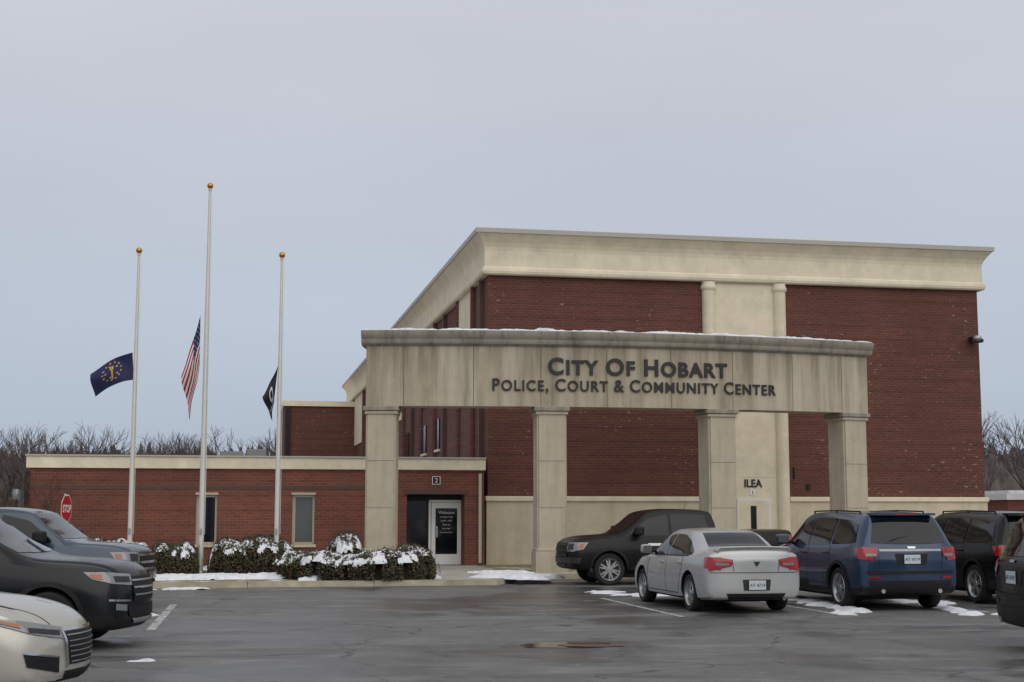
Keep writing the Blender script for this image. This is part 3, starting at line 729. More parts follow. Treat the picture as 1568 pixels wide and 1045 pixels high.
def make_body(st,bf,br,nsub=7):
    fs=[pchip([s[i] for s in st]) for i in range(7)]
    n=(len(st)-1)*nsub; rings=[]
    x0=st[0][0];x1=st[-1][0]; wm=max(s[1] for s in st)
    for i in range(n+1):
        s=[f(i/nsub) for f in fs]; h=ringpts(s)
        rings.append([(s[0],y,z) for y,z in h]+[(s[0],-y,z) for y,z in reversed(h[1:-1])])
    Nr=len(rings[0])
    def caps(r):
        zc=sum(p[2] for p in r)/Nr; return [[(p[0],p[1]*k,zc+(p[2]-zc)*k) for p in r] for k in (.8,.55,.3,.1)]
    seq=list(reversed(caps(rings[0])))+rings+caps(rings[-1])
    v=[];f=[]
    for r in seq:
        for x,y,z in r:
            tf=max(0,min(1,(x-(x1-1.1))/1.1)); tr=max(0,min(1,((x0+.8)-x)/.8)); q=(y/wm)**2
            v.append((x-bf*q*tf*tf+br*q*tr*tr,y,z))
    for i in range(len(seq)-1):
        for j in range(Nr): jj=(j+1)%Nr; f.append((i*Nr+j,i*Nr+jj,(i+1)*Nr+jj,(i+1)*Nr+j))
    f.append(tuple(range(Nr))); L=(len(seq)-1)*Nr; f.append(tuple(L+j for j in reversed(range(Nr))))
    return v,f
def vehicle(name,loc_,rz,st,paint,axles,wr,bf=.22,br=.12,clad=0,rimm=None,archm=False,spokes=10,fx=0,fx0=1.9):
    if fx:
        st=[(s[0]+(fx if s[0]>=fx0 else (fx*.45 if s[0]>1.2 else 0)),*s[1:]) for s in st]; axles=(axles[0],axles[1]+fx)
    e=empty(name,(loc_[0],loc_[1],0),rz)
    v,f=make_body(st,bf,br)
    o=mesh('body',v,f,[paint,M['dark']],e,fix=True)
    W=max(s[1] for s in st)
    bm=bmesh.new(); bm.from_mesh(o.data); bvh=BVHTree.FromBMesh(bm); bm.free()
    cv=[];cf=[]
    RA=wr+.055
    for ax in axles:
        for s in (1,-1):
            k=len(cv); n=36
            for y in (s*(W-.34),s*(W+.4)):
                for i in range(n): t=2*math.pi*i/n; cv.append((ax+RA*math.cos(t),y,wr+.02+RA*math.sin(t)))
            for i in range(n): j=(i+1)%n; cf.append((k+i,k+j,k+n+j,k+n+i))
            cf.append(tuple(k+i for i in range(n))); cf.append(tuple(k+n+i for i in reversed(range(n))))
    c=mesh('cut',cv,cf,M['dark'],e,fix=True)
    bpy.context.view_layer.update()
    md=o.modifiers.new('b','BOOLEAN'); md.operation='DIFFERENCE'; md.object=c; md.solver='EXACT'
    dg=bpy.context.evaluated_depsgraph_get(); nm=bpy.data.meshes.new_from_object(o.evaluated_get(dg)); o.modifiers.clear(); o.data=nm
    bpy.data.objects.remove(c)
    nm.materials.clear(); nm.materials.append(paint); nm.materials.append(M['dark'])
    for p in nm.polygons:
        cc=p.center; p.material_index=0; p.use_smooth=True
        if cc.z<clad or cc.z<st[len(st)//2][2]+.04: p.material_index=1
        for ax in axles:
            if math.hypot(cc.x-ax,cc.z-wr-.02)<RA+.004 and abs(cc.y)>W-.36: p.material_index=1
    nm.set_sharp_from_angle(angle=math.radians(32))
    tw=.115
    for ax in axles:
        for s in (1,-1):
            y=s*(W-.135)
            q=[(wr*.68,-tw*.9),(wr*.9,-tw),(wr*.97,-tw*.85),(wr,-tw*.55),(wr,tw*.55),(wr*.97,tw*.85),(wr*.9,tw),(wr*.68,tw*.9)]
            lathe('tyre',q,M['rubber'],e,36,'y',(ax,y,wr))
            lathe('rim_barrel',[(.001,s*.02),(wr*.6,s*.02)],M['rimdk'],e,36,'y',(ax,y,wr))
            lathe('rim_lip',[(wr*.60,s*.02),(wr*.63,s*tw*.8),(wr*.69,s*tw*.98),(wr*.71,s*tw*.8)],rimm or M['rim'],e,36,'y',(ax,y,wr))
            sv=[];sf=[]
            for i in range(spokes):
                t=2*math.pi*(i//2*2+ (.62 if i%2 else 0))/spokes+.2; ca,sa=math.cos(t),math.sin(t); k=len(sv)
                for r,hw,yy in ((wr*.1,.028,tw*.75),(wr*.64,.017,tw*.72)):
                    for a,yq in ((-hw,s*yy),(hw,s*yy),(hw,s*(yy-.04)),(-hw,s*(yy-.04))): sv.append((ax+r*ca-a*sa,y+yq,wr+r*sa+a*ca))
                for j in range(4): jj=(j+1)%4; sf.append((k+j,k+jj,k+4+jj,k+4+j))
            mesh('rim_spokes',sv,sf,rimm or M['rim'],e,fix=True)
            lathe('hub',[(.001,s*tw*.84),(wr*.16,s*tw*.82),(wr*.2,s*tw*.6)],rimm or M['rim'],e,16,'y',(ax,y,wr))
            if archm:
                vv=[];ff=[]
                for i in range(25):
                    t=math.pi*(-.04+1.08*i/24)
                    for r in (RA-.01,RA+.055):
                        P=Vector((ax+r*math.cos(t),s*3,wr+.02+r*math.sin(t))); h=bvh.ray_cast(P,Vector((0,-s,0)))
                        yy=h[0].y if h[0] else s*W
                        vv+= [(P.x,yy+s*.012,P.z)]
                for i in range(24): k=2*i; ff.append((k,k+1,k+3,k+2))
                mesh('arch_moulding',vv,ff,M['dark'],e,fix=True)
    def patch(nm_,mode,top,bot,mt,off=.008,rows=5,cols=10,s=1):
        def res(pl,n):
            L=[0]
            for i in range(1,len(pl)): L.append(L[-1]+math.dist(pl[i],pl[i-1]))
            o_=[]
            for i in range(n+1):
                t=L[-1]*i/n; j=0
                while j<len(pl)-2 and L[j+1]<t: j+=1
                u=(t-L[j])/max(1e-9,L[j+1]-L[j]); o_.append([a+(b_-a)*u for a,b_ in zip(pl[j],pl[j+1])])
            return o_
        if mode=='C' or mode=='CR':
            g=fx if mode=='C' else 0
            top=[(.7071*(p[1]-p[0]-g),p[2]) for p in top]; bot=[(.7071*(p[1]-p[0]-g),p[2]) for p in bot]
        T=res(top,cols);Bt=res(bot,cols)
        vv=[];ff=[]; last=None
        for i in range(cols+1):
            for j in range(rows+1):
                a=T[i][0]+(Bt[i][0]-T[i][0])*j/rows; b_=T[i][1]+(Bt[i][1]-T[i][1])*j/rows
                if mode=='F': P=Vector((6,a,b_)); D=Vector((-1,0,0))
                elif mode=='R': P=Vector((-6,a,b_)); D=Vector((1,0,0))
                elif mode=='S': P=Vector((a,s*3,b_)); D=Vector((0,-s,0))
                elif mode=='T': P=Vector((a,b_,4)); D=Vector((0,0,-1))
                elif mode=='C': D=Vector((-.7071,-s*.7071,0)); P=Vector((-.7071*a,s*.7071*a,b_))-D*6
                elif mode=='CR': D=Vector((.7071,-s*.7071,0)); P=Vector((.7071*a,s*.7071*a,b_))-D*6
                h=bvh.ray_cast(P,D)
                if h[0] is None:
                    q=last if last is not None else P+D*4
                else: q=h[0]+(-D*off if abs(h[1].dot(D))<.25 else (h[1] if h[1].dot(D)<0 else -h[1])*off)
                last=q; vv.append(q)
        for i in range(cols):
            for j in range(rows): k=i*(rows+1)+j; ff.append((k,k+1,k+rows+2,k+rows+1))
        return mesh(nm_,vv,ff,mt,e,smooth=True,ang=60)
    def both(nm_,mode,top,bot,mt,**k):
        for s in (1,-1):
            if mode in('F','R','T'):
                g=(lambda pl:[(p[0]*s,p[1]) for p in pl]) if mode!='T' else (lambda pl:[(p[0],p[1]*s) for p in pl])
                patch(nm_,mode,g(top),g(bot),mt,**k)
            else: patch(nm_,mode,top,bot,mt,s=s,**k)
    def seam(pl,w=.014,mode='S'):
        for s in (1,-1):
            vv=[];ff=[]
            for a,b_ in zip(pl[:-1],pl[1:]):
                dx,dz_=b_[0]-a[0],b_[1]-a[1]; l=math.hypot(dx,dz_); nx,nz_=-dz_/l*w/2,dx/l*w/2
                n=8
                for i in range(n+1):
                    x=a[0]+dx*i/n; z=a[1]+dz_*i/n
                    for g in (-1,1):
                        h=bvh.ray_cast(Vector((x+g*nx,s*3,z+g*nz_)),Vector((0,-s,0))); q=h[0] if h[0] else Vector((x,s*W,z)); vv.append(q+Vector((0,s*.003,0)))
                    if i: k=len(vv); ff.append((k-4,k-3,k-1,k-2))
            mesh('door_seam',vv,ff,M['dark'],e)
    def mirror(x,z,mt,sc=1):
        for s in (1,-1):
            h=bvh.ray_cast(Vector((x,s*3,z-.02)),Vector((0,-s,0))); y=abs(h[0].y) if h[0] else W-.1
            box('door_mirror',x-.06*sc,x+.09*sc,s*(y+.06) if s>0 else -(y+.27*sc),s*(y+.27*sc) if s>0 else -(y+.06),z-.02,z+.15*sc,mt,e,.045)
            box('mirror_stalk',x-.02,x+.05,s*(y-.06) if s>0 else -(y+.09),s*(y+.09) if s>0 else -(y-.06),z-.0,z+.05,M['dark'],e,.01)
            box('mirror_glass',x-.066*sc,x-.061*sc,s*(y+.09) if s>0 else -(y+.25*sc),s*(y+.25*sc) if s>0 else -(y+.09),z+.01,z+.13*sc,M['glass2'],e)
    def handle(x,z,mt=None):
        for s in (1,-1):
            h=bvh.ray_cast(Vector((x,s*3,z)),Vector((0,-s,0))); y=h[0].y
            box('door_handle',x-.1,x+.1,min(y,y+s*.035),max(y,y+s*.035),z-.016,z+.016,mt or paint,e,.01)
    def plate(mode,y,z,w=.31,h=.16):
        P=Vector((6 if mode=='F' else -6,y,z)); D=Vector((-1 if mode=='F' else 1,0,0)); hh=bvh.ray_cast(P,D)[0]; sg=1 if mode=='F' else -1
        x=hh.x+sg*.012
        box('licence_plate',min(x,x+sg*.008),max(x,x+sg*.008),y-w/2,y+w/2,z-h/2,z+h/2,M['plate'],e)
        text('plate_number','AT 4719',.08,M['letter'],e,(x+sg*.012,y,z-.03),rot=(math.pi/2,0,math.pi/2*sg),ext=.0005)
    class K: pass
    k=K(); k.e=e;k.patch=patch;k.both=both;k.seam=seam;k.mirror=mirror;k.handle=handle;k.plate=plate;k.bvh=bvh
    box('underbody',axles[0]-.2,axles[1]+.2,-.55,.55,.17,.4,M['dark'],e)
    return k
def paint(name,c,metal=.3,rough=.32,coat=.7,grime=.5,spec=.5): 
    m,nt,b=newmat(name); tc=N(nt,'ShaderNodeTexCoord'); V=tc.outputs['Object']
    sp=N(nt,'ShaderNodeSeparateXYZ'); nt.links.new(V,sp.inputs[0])
    z=mrange(nt,sp.outputs[2],.25,.80,1,.05); nz=mrange(nt,tnoise(nt,V,3.5,8,.7),.3,.72,.25,1)
    g=mmul(nt,z,nz); fac=mrange(nt,g,0,1,0,grime)
    nt.links.new(mixc(nt,fac,c,(.17,.16,.15)),b.inputs['Base Color'])
    nt.links.new(mrange(nt,g,0,1,rough,.75),b.inputs['Roughness'])
    nt.links.new(mrange(nt,g,0,.8,metal,0),b.inputs['Metallic']); b.inputs['Specular IOR Level'].default_value=spec
    nt.links.new(mrange(nt,g,0,.7,coat,0),b.inputs['Coat Weight']); b.inputs['Coat Roughness'].default_value=.04
    return m
SED=[(-2.43,.78,.38,.84,.74,.90,.62),(-2.405,.85,.29,.97,.80,1.03,.66),(-2.33,.885,.25,1.02,.82,1.085,.68),(-1.85,.905,.22,.995,.84,1.10,.69),(-1.60,.91,.21,.985,.85,1.13,.68),(-1.05,.92,.2,.97,.865,1.365,.60),(-.60,.92,.19,.955,.865,1.42,.58),(.0,.92,.19,.94,.865,1.43,.58),(.38,.92,.19,.93,.865,1.375,.60),(.95,.92,.19,.925,.86,1.10,.68),(1.28,.915,.19,.915,.84,.97,.70),(1.85,.905,.19,.86,.79,.90,.62),(2.2,.87,.19,.76,.76,.80,.60),(2.38,.81,.21,.62,.72,.66,.58),(2.43,.74,.28,.52,.66,.56,.52)]
def sedan(loc_,rz,pt,nm,front='plain'):
    k=vehicle(nm,loc_,rz,SED,pt,(-1.38,1.42),.33,bf=.34,br=.16)
    G=M['glass']
    k.both('front_side_glass','S',[(1.0,1.0),(.42,1.30),(-.06,1.365)],[(1.0,.965),(.42,.965),(-.06,.975)],G)
    k.both('rear_side_glass','S',[(-.13,1.365),(-.6,1.35),(-.98,1.26)],[(-.13,.978),(-.6,.985),(-.98,.995)],G)
    k.both('quarter_glass','S',[(-1.02,1.25),(-1.22,1.16),(-1.42,1.06)],[(-1.02,.998),(-1.22,1.0),(-1.40,1.01)],G)
    k.patch('windshield','T',[(.44,.53),(.5,.2),(.5,-.2),(.44,-.53)],[(1.14,.62),(1.24,.25),(1.24,-.25),(1.14,-.62)],G,off=.006,rows=10)
    k.patch('rear_glass','T',[(-1.05,.50),(-1.10,.2),(-1.10,-.2),(-1.05,-.50)],[(-1.60,.58),(-1.66,.25),(-1.66,-.25),(-1.60,-.58)],G,off=.006,rows=10)
    k.seam([(.98,.95),(1.02,.6),(.98,.3)]); k.seam([(-.1,.97),(-.1,.3)]); k.seam([(-1.0,.98),(-1.02,.75),(-.78,.3)]); k.seam([(.98,.3),(-.78,.3)])
    k.seam([(.9,.955),(-1.3,.985)],.02)
    k.mirror(.82,1.0,pt); k.handle(.12,.84); k.handle(-.86,.86)
    k.both('tail_lamp','R',[(.42,.945),(.62,.975),(.84,.985)],[(.45,.83),(.62,.79),(.84,.74)],M['red'],off=.012)
    k.both('tail_lamp_side','CR',[(2.40,.68,.985),(2.15,.90,.985)],[(2.42,.70,.76),(2.2,.90,.80)],M['red'],off=.013)
    k.both('reverse_lamp','R',[(.50,.885),(.72,.885)],[(.50,.845),(.72,.84)],M['lampclear'],off=.018)
    k.patch('bumper_seam','R',[(-.82,.725),(.82,.725)],[(-.82,.713),(.82,.713)],M['dark'],off=.004,rows=1,cols=20)
    for s in (1,-1): k.patch('trunk_seam','R',[(s*.44,.94),(s*.42,.74)],[(s*.43,.94),(s*.41,.74)],M['dark'],off=.004,rows=1)
    k.patch('lower_valance','R',[(-.55,.36),(.55,.36)],[(-.5,.26),(.5,.26)],M['dark'],off=.01)
    k.patch('plate_recess','R',[(-.26,.60),(.26,.60)],[(-.24,.41),(.24,.41)],M['rimdk'],off=.006)
    k.plate('R',0,.505)
    k.patch('badge','R',[(-.06,.91),(.06,.91)],[(-.01,.83),(.01,.83)],M['rimdk'],off=.012)
    if front=='plain':
        v=[];f=[]
        for i in range(21):
            y=-.70+1.4*i/20; d=.10*(y/.7)**2; z=1.175-.02*(y/.7)**2-(.05 if abs(y)>.66 else 0)
            for q in ((-2.42+d,z),(-2.40+d,z+.018),(-2.28+d,z+.004),(-2.22+d,z-.06),(-2.36+d,z-.07)): v.append((q[0],y,q[1]-.012))
        for i in range(20):
            for j in range(5): jj=(j+1)%5; f.append((i*5+j,i*5+jj,i*5+5+jj,i*5+5+j))
        f+=[tuple(range(5)),tuple(100+j for j in reversed(range(5)))]
        mesh('spoiler',v,f,pt,k.e,fix=True,smooth=True)
    box('brake_lamp',-1.34,-1.25,-.14,.14,1.27,1.30,M['red'],k.e,.008)
    cyl('exhaust',(-2.44,-.5,.27),(-2.2,-.5,.27),.035,.035,M['chrome'],k.e,12)
    k.patch('grille','F',[(-.40,.66),(.40,.66)],[(-.34,.36),(.34,.36)],M['dark'],off=.012)
    for i in range(6):
        z=.63-.048*i; hw=.375-.012*i; k.patch('grille_bar','F',[(-hw,z),(hw,z)],[(-hw,z-.010),(hw,z-.010)],M['metal'],off=.022,rows=1,cols=16)
    k.patch('grille_surround','F',[(-.43,.69),(.43,.69)],[(-.40,.665),(.40,.665)],M['chrome'],off=.02,rows=1,cols=16)
    for s in (1,-1): k.patch('grille_surround_side','F',[(s*.43,.68),(s*.375,.34)],[(s*.40,.68),(s*.345,.34)],M['chrome'],off=.018,rows=1)
    k.both('head_lamp','C',[(2.40,.46,.70),(2.1,.76,.775),(1.75,.86,.82)],[(2.42,.48,.60),(2.2,.76,.66),(1.9,.86,.75)],M['lampclear'],off=.012)
    k.both('head_lamp_inner','C',[(2.38,.52,.675),(2.12,.74,.715)],[(2.40,.54,.635),(2.14,.74,.675)],M['rimdk'],off=.018)
    k.both('turn_lamp','C',[(2.08,.80,.755),(1.88,.86,.79)],[(2.1,.80,.715),(1.9,.86,.765)],M['amber'],off=.019)
    k.both('fog_recess','C',[(2.36,.50,.44),(2.1,.80,.50)],[(2.38,.52,.30),(2.15,.80,.38)],M['dark'],off=.010)
    k.both('fog_trim','C',[(2.36,.50,.45),(2.1,.80,.515)],[(2.36,.50,.435),(2.1,.80,.495)],M['chrome'],off=.016)
    k.patch('lower_intake','F',[(-.4,.31),(.4,.31)],[(-.38,.24),(.38,.24)],M['dark'],off=.012)
    k.both('hood_seam','T',[(1.3,.60),(1.9,.60),(2.25,.50)],[(1.3,.59),(1.9,.59),(2.25,.49)],M['dark'],off=.003,rows=1,cols=14)
    return k
SUV=[(-2.50,.84,.48,.82,.80,.88,.70),(-2.475,.92,.36,1.03,.87,1.08,.76),(-2.43,.95,.31,1.12,.90,1.17,.78),(-2.37,.96,.29,1.15,.905,1.27,.76),(-2.20,.97,.27,1.17,.91,1.58,.68),(-2.08,.972,.26,1.17,.92,1.69,.66),(-1.8,.975,.25,1.16,.925,1.73,.66),(-.6,.98,.24,1.13,.93,1.755,.66),(.25,.98,.24,1.11,.93,1.74,.66),(.60,.98,.24,1.10,.925,1.67,.68),(1.15,.975,.24,1.09,.91,1.32,.75),(1.45,.97,.24,1.08,.90,1.15,.78),(1.95,.96,.24,1.04,.87,1.10,.72),(2.28,.93,.25,.98,.84,1.03,.70),(2.44,.88,.29,.86,.80,.90,.68),(2.50,.80,.36,.70,.74,.74,.62)]
def suv(loc_,rz,pt,nm,bar=False,arch=True,fx=0):
    k=vehicle(nm,loc_,rz,SUV,pt,(-1.42,1.46),.38,bf=.30,br=.14,clad=.43,archm=arch,fx=fx)
    G=M['glass']
    k.both('front_side_glass','S',[(1.12,1.19),(.60,1.54),(.02,1.655)],[(1.12,1.13),(.60,1.135),(.02,1.145)],G)
    k.both('rear_side_glass','S',[(-.05,1.66),(-.5,1.66),(-1.0,1.65)],[(-.05,1.15),(-.5,1.155),(-1.0,1.17)],G)
    k.both('quarter_glass','S',[(-1.08,1.645),(-1.6,1.62),(-1.98,1.54)],[(-1.10,1.175),(-1.6,1.19),(-2.10,1.23)],G)
    k.patch('windshield','T',[(.68,.60),(.74,.25),(.74,-.25),(.68,-.60)],[(1.36,.70),(1.45,.25),(1.45,-.25),(1.36,-.70)],G,off=.006,rows=10)
    k.patch('rear_glass','R',[(-.60,1.61),(-.3,1.64),(.3,1.64),(.60,1.61)],[(-.72,1.22),(-.3,1.20),(.3,1.20),(.72,1.22)],G,off=.008,rows=8,cols=16)
    k.seam([(1.12,1.1),(1.16,.7),(1.1,.45)]); k.seam([(-.02,1.13),(-.02,.45)]); k.seam([(-1.04,1.15),(-1.06,.85),(-.86,.45)]); k.seam([(1.1,.45),(-.86,.45)])
    k.mirror(.95,1.16,pt,1.15); k.handle(.2,1.0); k.handle(-.88,1.02)
    for s in (1,-1):
        v,f=tube([((.35,s*.63,1.79),(-.7,s*.63,1.805),.014,.014),((-.7,s*.63,1.805),(-1.75,s*.63,1.785),.014,.014)]+[((x,s*.63,1.73),(x,s*.63,1.79),.016,.016) for x in (.35,-.7,-1.75)],8); mesh('roof_rail',v,f,M['dark'],k.e)
    k.both('tail_lamp','R',[(.62,1.13),(.90,1.14)],[(.64,.98),(.90,.94)],M['red'],off=.014)
    k.both('tail_lamp_side','CR',[(2.48,.76,1.14),(2.15,.97,1.12)],[(2.48,.78,.90),(2.30,.97,.94)],M['red'],off=.016)
    k.both('reverse_lamp','R',[(.66,1.03),(.84,1.03)],[(.66,.985),(.84,.98)],M['lampclear'],off=.02)
    k.patch('liftgate_trim','R',[(-.60,1.11),(.60,1.11)],[(-.60,1.07),(.60,1.07)],M['metal'] if not bar else M['rimdk'],off=.014,rows=1,cols=16)
    k.patch('plate_recess','R',[(-.32,1.03),(.32,1.03)],[(-.28,.83),(.28,.83)],M['dark'],off=.006)
    k.plate('R',0,.93)
    k.patch('bumper_step','R',[(-.84,.72),(.84,.72)],[(-.82,.67),(.82,.67)],M['dark'],off=.02,rows=1,cols=18)
    k.patch('bumper_lower','R',[(-.80,.55),(.80,.55)],[(-.78,.40),(.78,.40)],M['dark'],off=.012,cols=18)
    k.both('rear_reflector','R',[(.60,.62),(.78,.62)],[(.60,.59),(.78,.59)],M['red'],off=.02,rows=1)
    k.both('liftgate_seam','R',[(.64,1.10),(.60,.75)],[(.63,1.10),(.59,.75)],M['dark'],off=.004,rows=1)
    k.patch('badge','R',[(-.08,1.15),(.08,1.15)],[(-.07,1.12),(.07,1.12)],M['chrome'],off=.02,rows=1)
    mesh('roof_spoiler',bx(-2.28,-1.95,-.60,.60,1.715,1.755),BF,pt,k.e)
    box('high_brake_lamp',-2.29,-2.281,-.2,.2,1.725,1.745,M['red'],k.e)
    v,f=tube([((-2.36,.02,1.34),(-2.42,.38,1.27),.008,.006)],5); mesh('wiper',v,f,M['dark'],k.e)
    for s in (1,-1): cyl('exhaust',(-2.46,s*.55,.36),(-2.2,s*.55,.36),.04,.04,M['chrome'],k.e,12)
    k.patch('grille','F',[(-.52,.93),(.52,.93)],[(-.46,.62),(.46,.62)],M['dark'],off=.014,cols=16)
    for i in range(3): z=.89-.09*i; k.patch('grille_bar','F',[(-.50+.02*i,z),(.50-.02*i,z)],[(-.50+.02*i,z-.022),(.50-.02*i,z-.022)],M['rimdk'] if bar else M['metal'],off=.026,rows=1,cols=16)
    k.both('head_lamp','C',[(2.46,.56,.96),(2.2,.84,.99),(1.95,.95,1.0)],[(2.48,.58,.82),(2.25,.84,.85),(2.05,.95,.91)],M['lampclear'],off=.014)
    k.both('head_lamp_inner','C',[(2.44,.60,.93),(2.24,.78,.94)],[(2.46,.62,.86),(2.26,.78,.87)],M['rimdk'],off=.02)
    k.both('turn_lamp','C',[(2.14,.88,.97),(2.02,.94,.97)],[(2.14,.88,.90),(2.04,.94,.92)],M['amber'],off=.021)
    k.patch('lower_intake','F',[(-.6,.56),(.6,.56)],[(-.55,.42),(.55,.42)],M['dark'],off=.014,cols=16)
    k.both('fog_lamp','C',[(2.42,.66,.58),(2.28,.80,.60)],[(2.42,.66,.50),(2.28,.80,.52)],M['lampclear'],off=.018)
    k.both('fog_trim','C',[(2.46,.60,.64),(2.2,.86,.66)],[(2.46,.60,.615),(2.2,.86,.635)],M['chrome'],off=.016)
    k.patch('skid_plate','F',[(-.5,.40),(.5,.40)],[(-.45,.34),(.45,.34)],M['metal'],off=.016)
    k.both('hood_seam','T',[(1.7,.68),(2.0,.66),(2.3,.60)],[(1.7,.67),(2.0,.65),(2.3,.59)],M['dark'],off=.003,rows=1,cols=14)
    return k
PIC=[(-2.93,.90,.60,1.14,.88,1.18,.80),(-2.90,.96,.50,1.26,.92,1.29,.84),(-2.80,.985,.48,1.27,.94,1.30,.86),(-1.3,1.0,.42,1.27,.95,1.30,.86),(-.93,1.0,.38,1.26,.95,1.30,.86),(-.86,1.0,.36,1.22,.95,1.56,.80),(-.76,1.0,.34,1.20,.95,1.76,.74),(-.56,1.0,.33,1.19,.95,1.80,.73),(.2,1.0,.33,1.18,.95,1.82,.73),(.78,1.0,.33,1.17,.945,1.77,.74),(1.20,1.0,.33,1.17,.93,1.48,.80),(1.55,1.0,.33,1.16,.925,1.24,.84),(1.75,1.0,.34,1.15,.92,1.195,.82),(2.4,.99,.36,1.10,.91,1.15,.78),(2.72,.97,.38,1.05,.89,1.09,.76),(2.86,.94,.40,.96,.87,1.00,.76),(2.92,.88,.46,.84,.82,.86,.72)]
def pickup(loc_,rz,pt,nm,chr_=True,rimm=None):
    k=vehicle(nm,loc_,rz,PIC,pt,(-1.83,1.88),.39,bf=.20,br=.06,clad=.44 if not chr_ else 0,archm=not chr_,spokes=12,rimm=rimm)
    G=M['glass']
    k.both('front_side_glass','S',[(1.32,1.27),(.86,1.62),(.36,1.725)],[(1.32,1.22),(.86,1.20),(.36,1.205)],G)
    k.both('rear_side_glass','S',[(.28,1.73),(-.1,1.73),(-.60,1.71)],[(.28,1.21),(-.1,1.22),(-.70,1.26)],G)
    k.patch('windshield','T',[(.88,.66),(.94,.25),(.94,-.25),(.88,-.66)],[(1.48,.76),(1.56,.25),(1.56,-.25),(1.48,-.76)],G,off=.006,rows=10)
    k.patch('rear_glass','R',[(-.60,1.70),(.60,1.70)],[(-.66,1.40),(.66,1.40)],G)
    k.seam([(1.36,1.18),(1.38,.8),(1.3,.46)]); k.seam([(.32,1.18),(.32,.46)]); k.seam([(-.74,1.22),(-.76,.9),(-.66,.46)]); k.seam([(1.3,.46),(-.66,.46)]); k.seam([(-.96,1.26),(-.96,.5)],.02)
    k.mirror(1.15,1.24,M['dark'],1.3); k.handle(.45,1.05,M['dark']); k.handle(-.58,1.06,M['dark'])
    k.both('tail_lamp','CR',[(2.92,.84,1.22),(2.75,.98,1.22)],[(2.92,.84,.92),(2.75,.98,.92)],M['red'],off=.014)
    k.plate('R',0,.68); k.patch('tailgate_band','R',[(-.7,1.1),(.7,1.1)],[(-.7,1.0),(.7,1.0)],M['dark'])
    cm=M['chrome'] if chr_ else M['rimdk']
    k.patch('grille','F',[(-.58,1.02),(.58,1.02)],[(-.54,.70),(.54,.70)],M['dark'],off=.014,cols=16)
    for i in range(3): z=1.0-.125*i; k.patch('grille_bar','F',[(-.58,z),(.58,z)],[(-.58,z-.045),(.58,z-.045)],cm,off=.03,rows=1,cols=16)
    k.both('head_lamp','C',[(2.88,.62,1.03),(2.70,.86,1.04),(2.45,.98,1.04)],[(2.90,.62,.82),(2.75,.86,.82),(2.55,.98,.88)],M['lampclear'],off=.014)
    k.both('head_lamp_inner','C',[(2.87,.68,1.0),(2.74,.84,1.01)],[(2.88,.68,.87),(2.75,.84,.87)],M['rimdk'],off=.02)
    k.both('turn_lamp','C',[(2.62,.92,1.01),(2.52,.97,1.01)],[(2.62,.92,.87),(2.56,.97,.9)],M['amber'],off=.02)
    k.patch('bumper','F',[(-.84,.68),(.84,.68)],[(-.82,.54),(.82,.54)],cm,off=.04,cols=20)
    k.both('bumper_corner','C',[(2.90,.70,.68),(2.6,.98,.68)],[(2.90,.70,.54),(2.65,.98,.54)],cm,off=.035)
    k.patch('lower_intake','F',[(-.5,.52),(.5,.52)],[(-.48,.46),(.48,.46)],M['dark'],off=.02)
    v,f=tube([((-.2,.4,1.84),(-.28,.4,2.06),.006,.003)],5); mesh('antenna',v,f,M['dark'],k.e)
    return k
HD=math.pi/2+PSI
sedan((3.78,27.6),HD+.02,paint('silver_paint',(.42,.43,.43),.55,.34,.6,.25),'silver_sedan')
suv((6.74,28.4),HD,paint('blue_paint',(.007,.027,.070),.25,.28,.6,.12),'blue_suv')
suv((9.75,29.9),HD,paint('black_paint',(.002,.0025,.0035),.0,.25,.12,.04,.3),'black_suv',True)
suv((8.96,18.7),0.03,paint('black_paint_b',(.002,.002,.003),.0,.25,.12,.04,.3),'black_suv',True)
pk=pickup((4.05,36.5),math.pi+PSI,paint('black_paint_c',(.002,.002,.002),.0,.35,.08,.04,.25),'black_pickup_truck',False)
pk.patch('side_lettering','S',[(.55,1.02),(.9,1.02)],[(.55,.96),(.9,.96)],M['white'],rows=1,s=1)
pickup((-9.75,27.2),0.0,paint('slate_paint',(.026,.045,.072),.3,.3,.6,.15),'grey_pickup_truck')
suv((-7.75,19.3),0.0,paint('black_paint_d',(.002,.003,.0045),.0,.22,.12,.04,.32),'black_suv',fx=.38)
sedan((-6.5,13.8),0.0,paint('champagne_paint',(.44,.43,.38),.55,.32,.7,.2),'champagne_sedan','x')
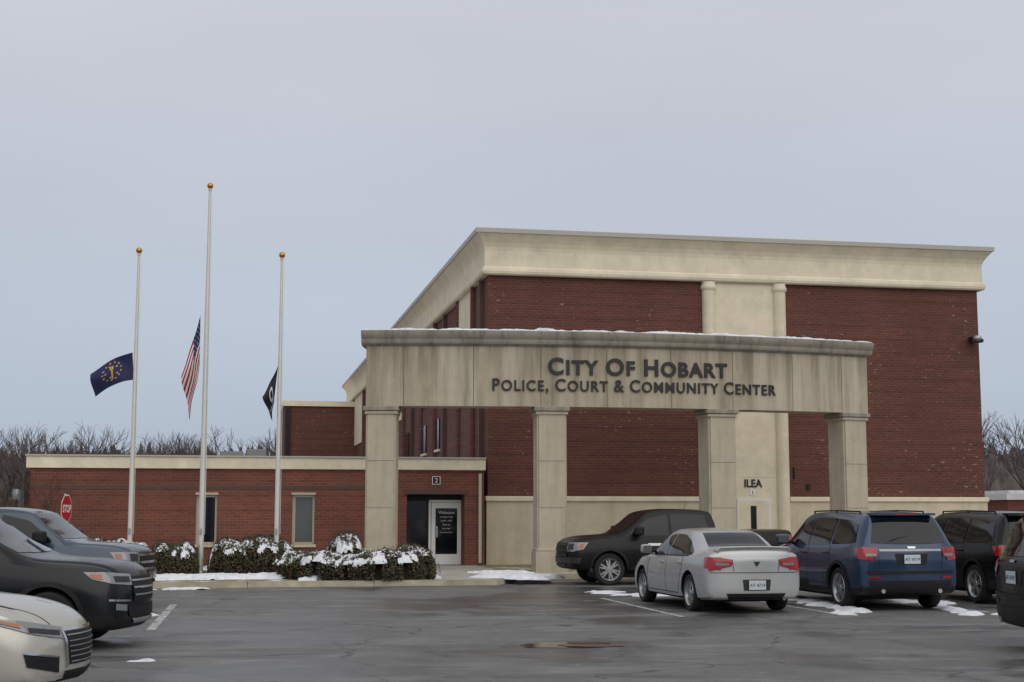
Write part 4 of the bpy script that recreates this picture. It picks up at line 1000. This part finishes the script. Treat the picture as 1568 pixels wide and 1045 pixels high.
# ---------------------------------------------------------------- light
w=bpy.data.worlds.new('World'); S.world=w; w.use_nodes=True; nt=w.node_tree
bg=nt.nodes['Background']; out=nt.nodes['World Output']
SE,SA=math.radians(42),math.radians(158)
sky=N(nt,'ShaderNodeTexSky'); sky.sky_type='NISHITA'; sky.sun_disc=False; sky.sun_elevation=SE; sky.sun_rotation=SA; sky.dust_density=4
nt.links.new(sky.outputs[0],bg.inputs[0]); bg.inputs[1].default_value=.07
tc=N(nt,'ShaderNodeTexCoord'); sp=N(nt,'ShaderNodeSeparateXYZ'); nt.links.new(tc.outputs['Generated'],sp.inputs[0])
cr=N(nt,'ShaderNodeValToRGB'); nt.links.new(sp.outputs[2],cr.inputs[0])
el=cr.color_ramp.elements; el[0].position=0; el[0].color=(.43,.505,.61,1); el[1].position=1; el[1].color=(.74,.74,.77,1)
x_=el.new(.12); x_.color=(.51,.57,.67,1); x_=el.new(.34); x_.color=(.63,.645,.71,1)
mp=N(nt,'ShaderNodeMapping'); mp.inputs['Scale'].default_value=(1,1,4); nt.links.new(tc.outputs['Generated'],mp.inputs[0])
cn=tnoise(nt,mp.outputs[0],1.4,5,.5); kk=mrange(nt,cn,.3,.7,.94,1.06)
vs=N(nt,'ShaderNodeVectorMath',operation='SCALE'); nt.links.new(cr.outputs[0],vs.inputs[0]); nt.links.new(kk,vs.inputs['Scale'])
bg2=N(nt,'ShaderNodeBackground'); nt.links.new(vs.outputs[0],bg2.inputs[0]); bg2.inputs[1].default_value=1
mx=N(nt,'ShaderNodeMixShader'); mx.inputs[0].default_value=.9; nt.links.new(bg.outputs[0],mx.inputs[1]); nt.links.new(bg2.outputs[0],mx.inputs[2]); nt.links.new(mx.outputs[0],out.inputs[0])
sun=bpy.data.lights.new('sun','SUN'); sun.energy=1.35; sun.angle=math.radians(80); sun.color=(1,.95,.87)
so=bpy.data.objects.new('sun',sun); link(so)
dirv=Vector((math.sin(SA)*math.cos(SE),math.cos(SA)*math.cos(SE),math.sin(SE)))
so.rotation_euler=(-dirv).to_track_quat('-Z','Y').to_euler(); so.location=dirv*50
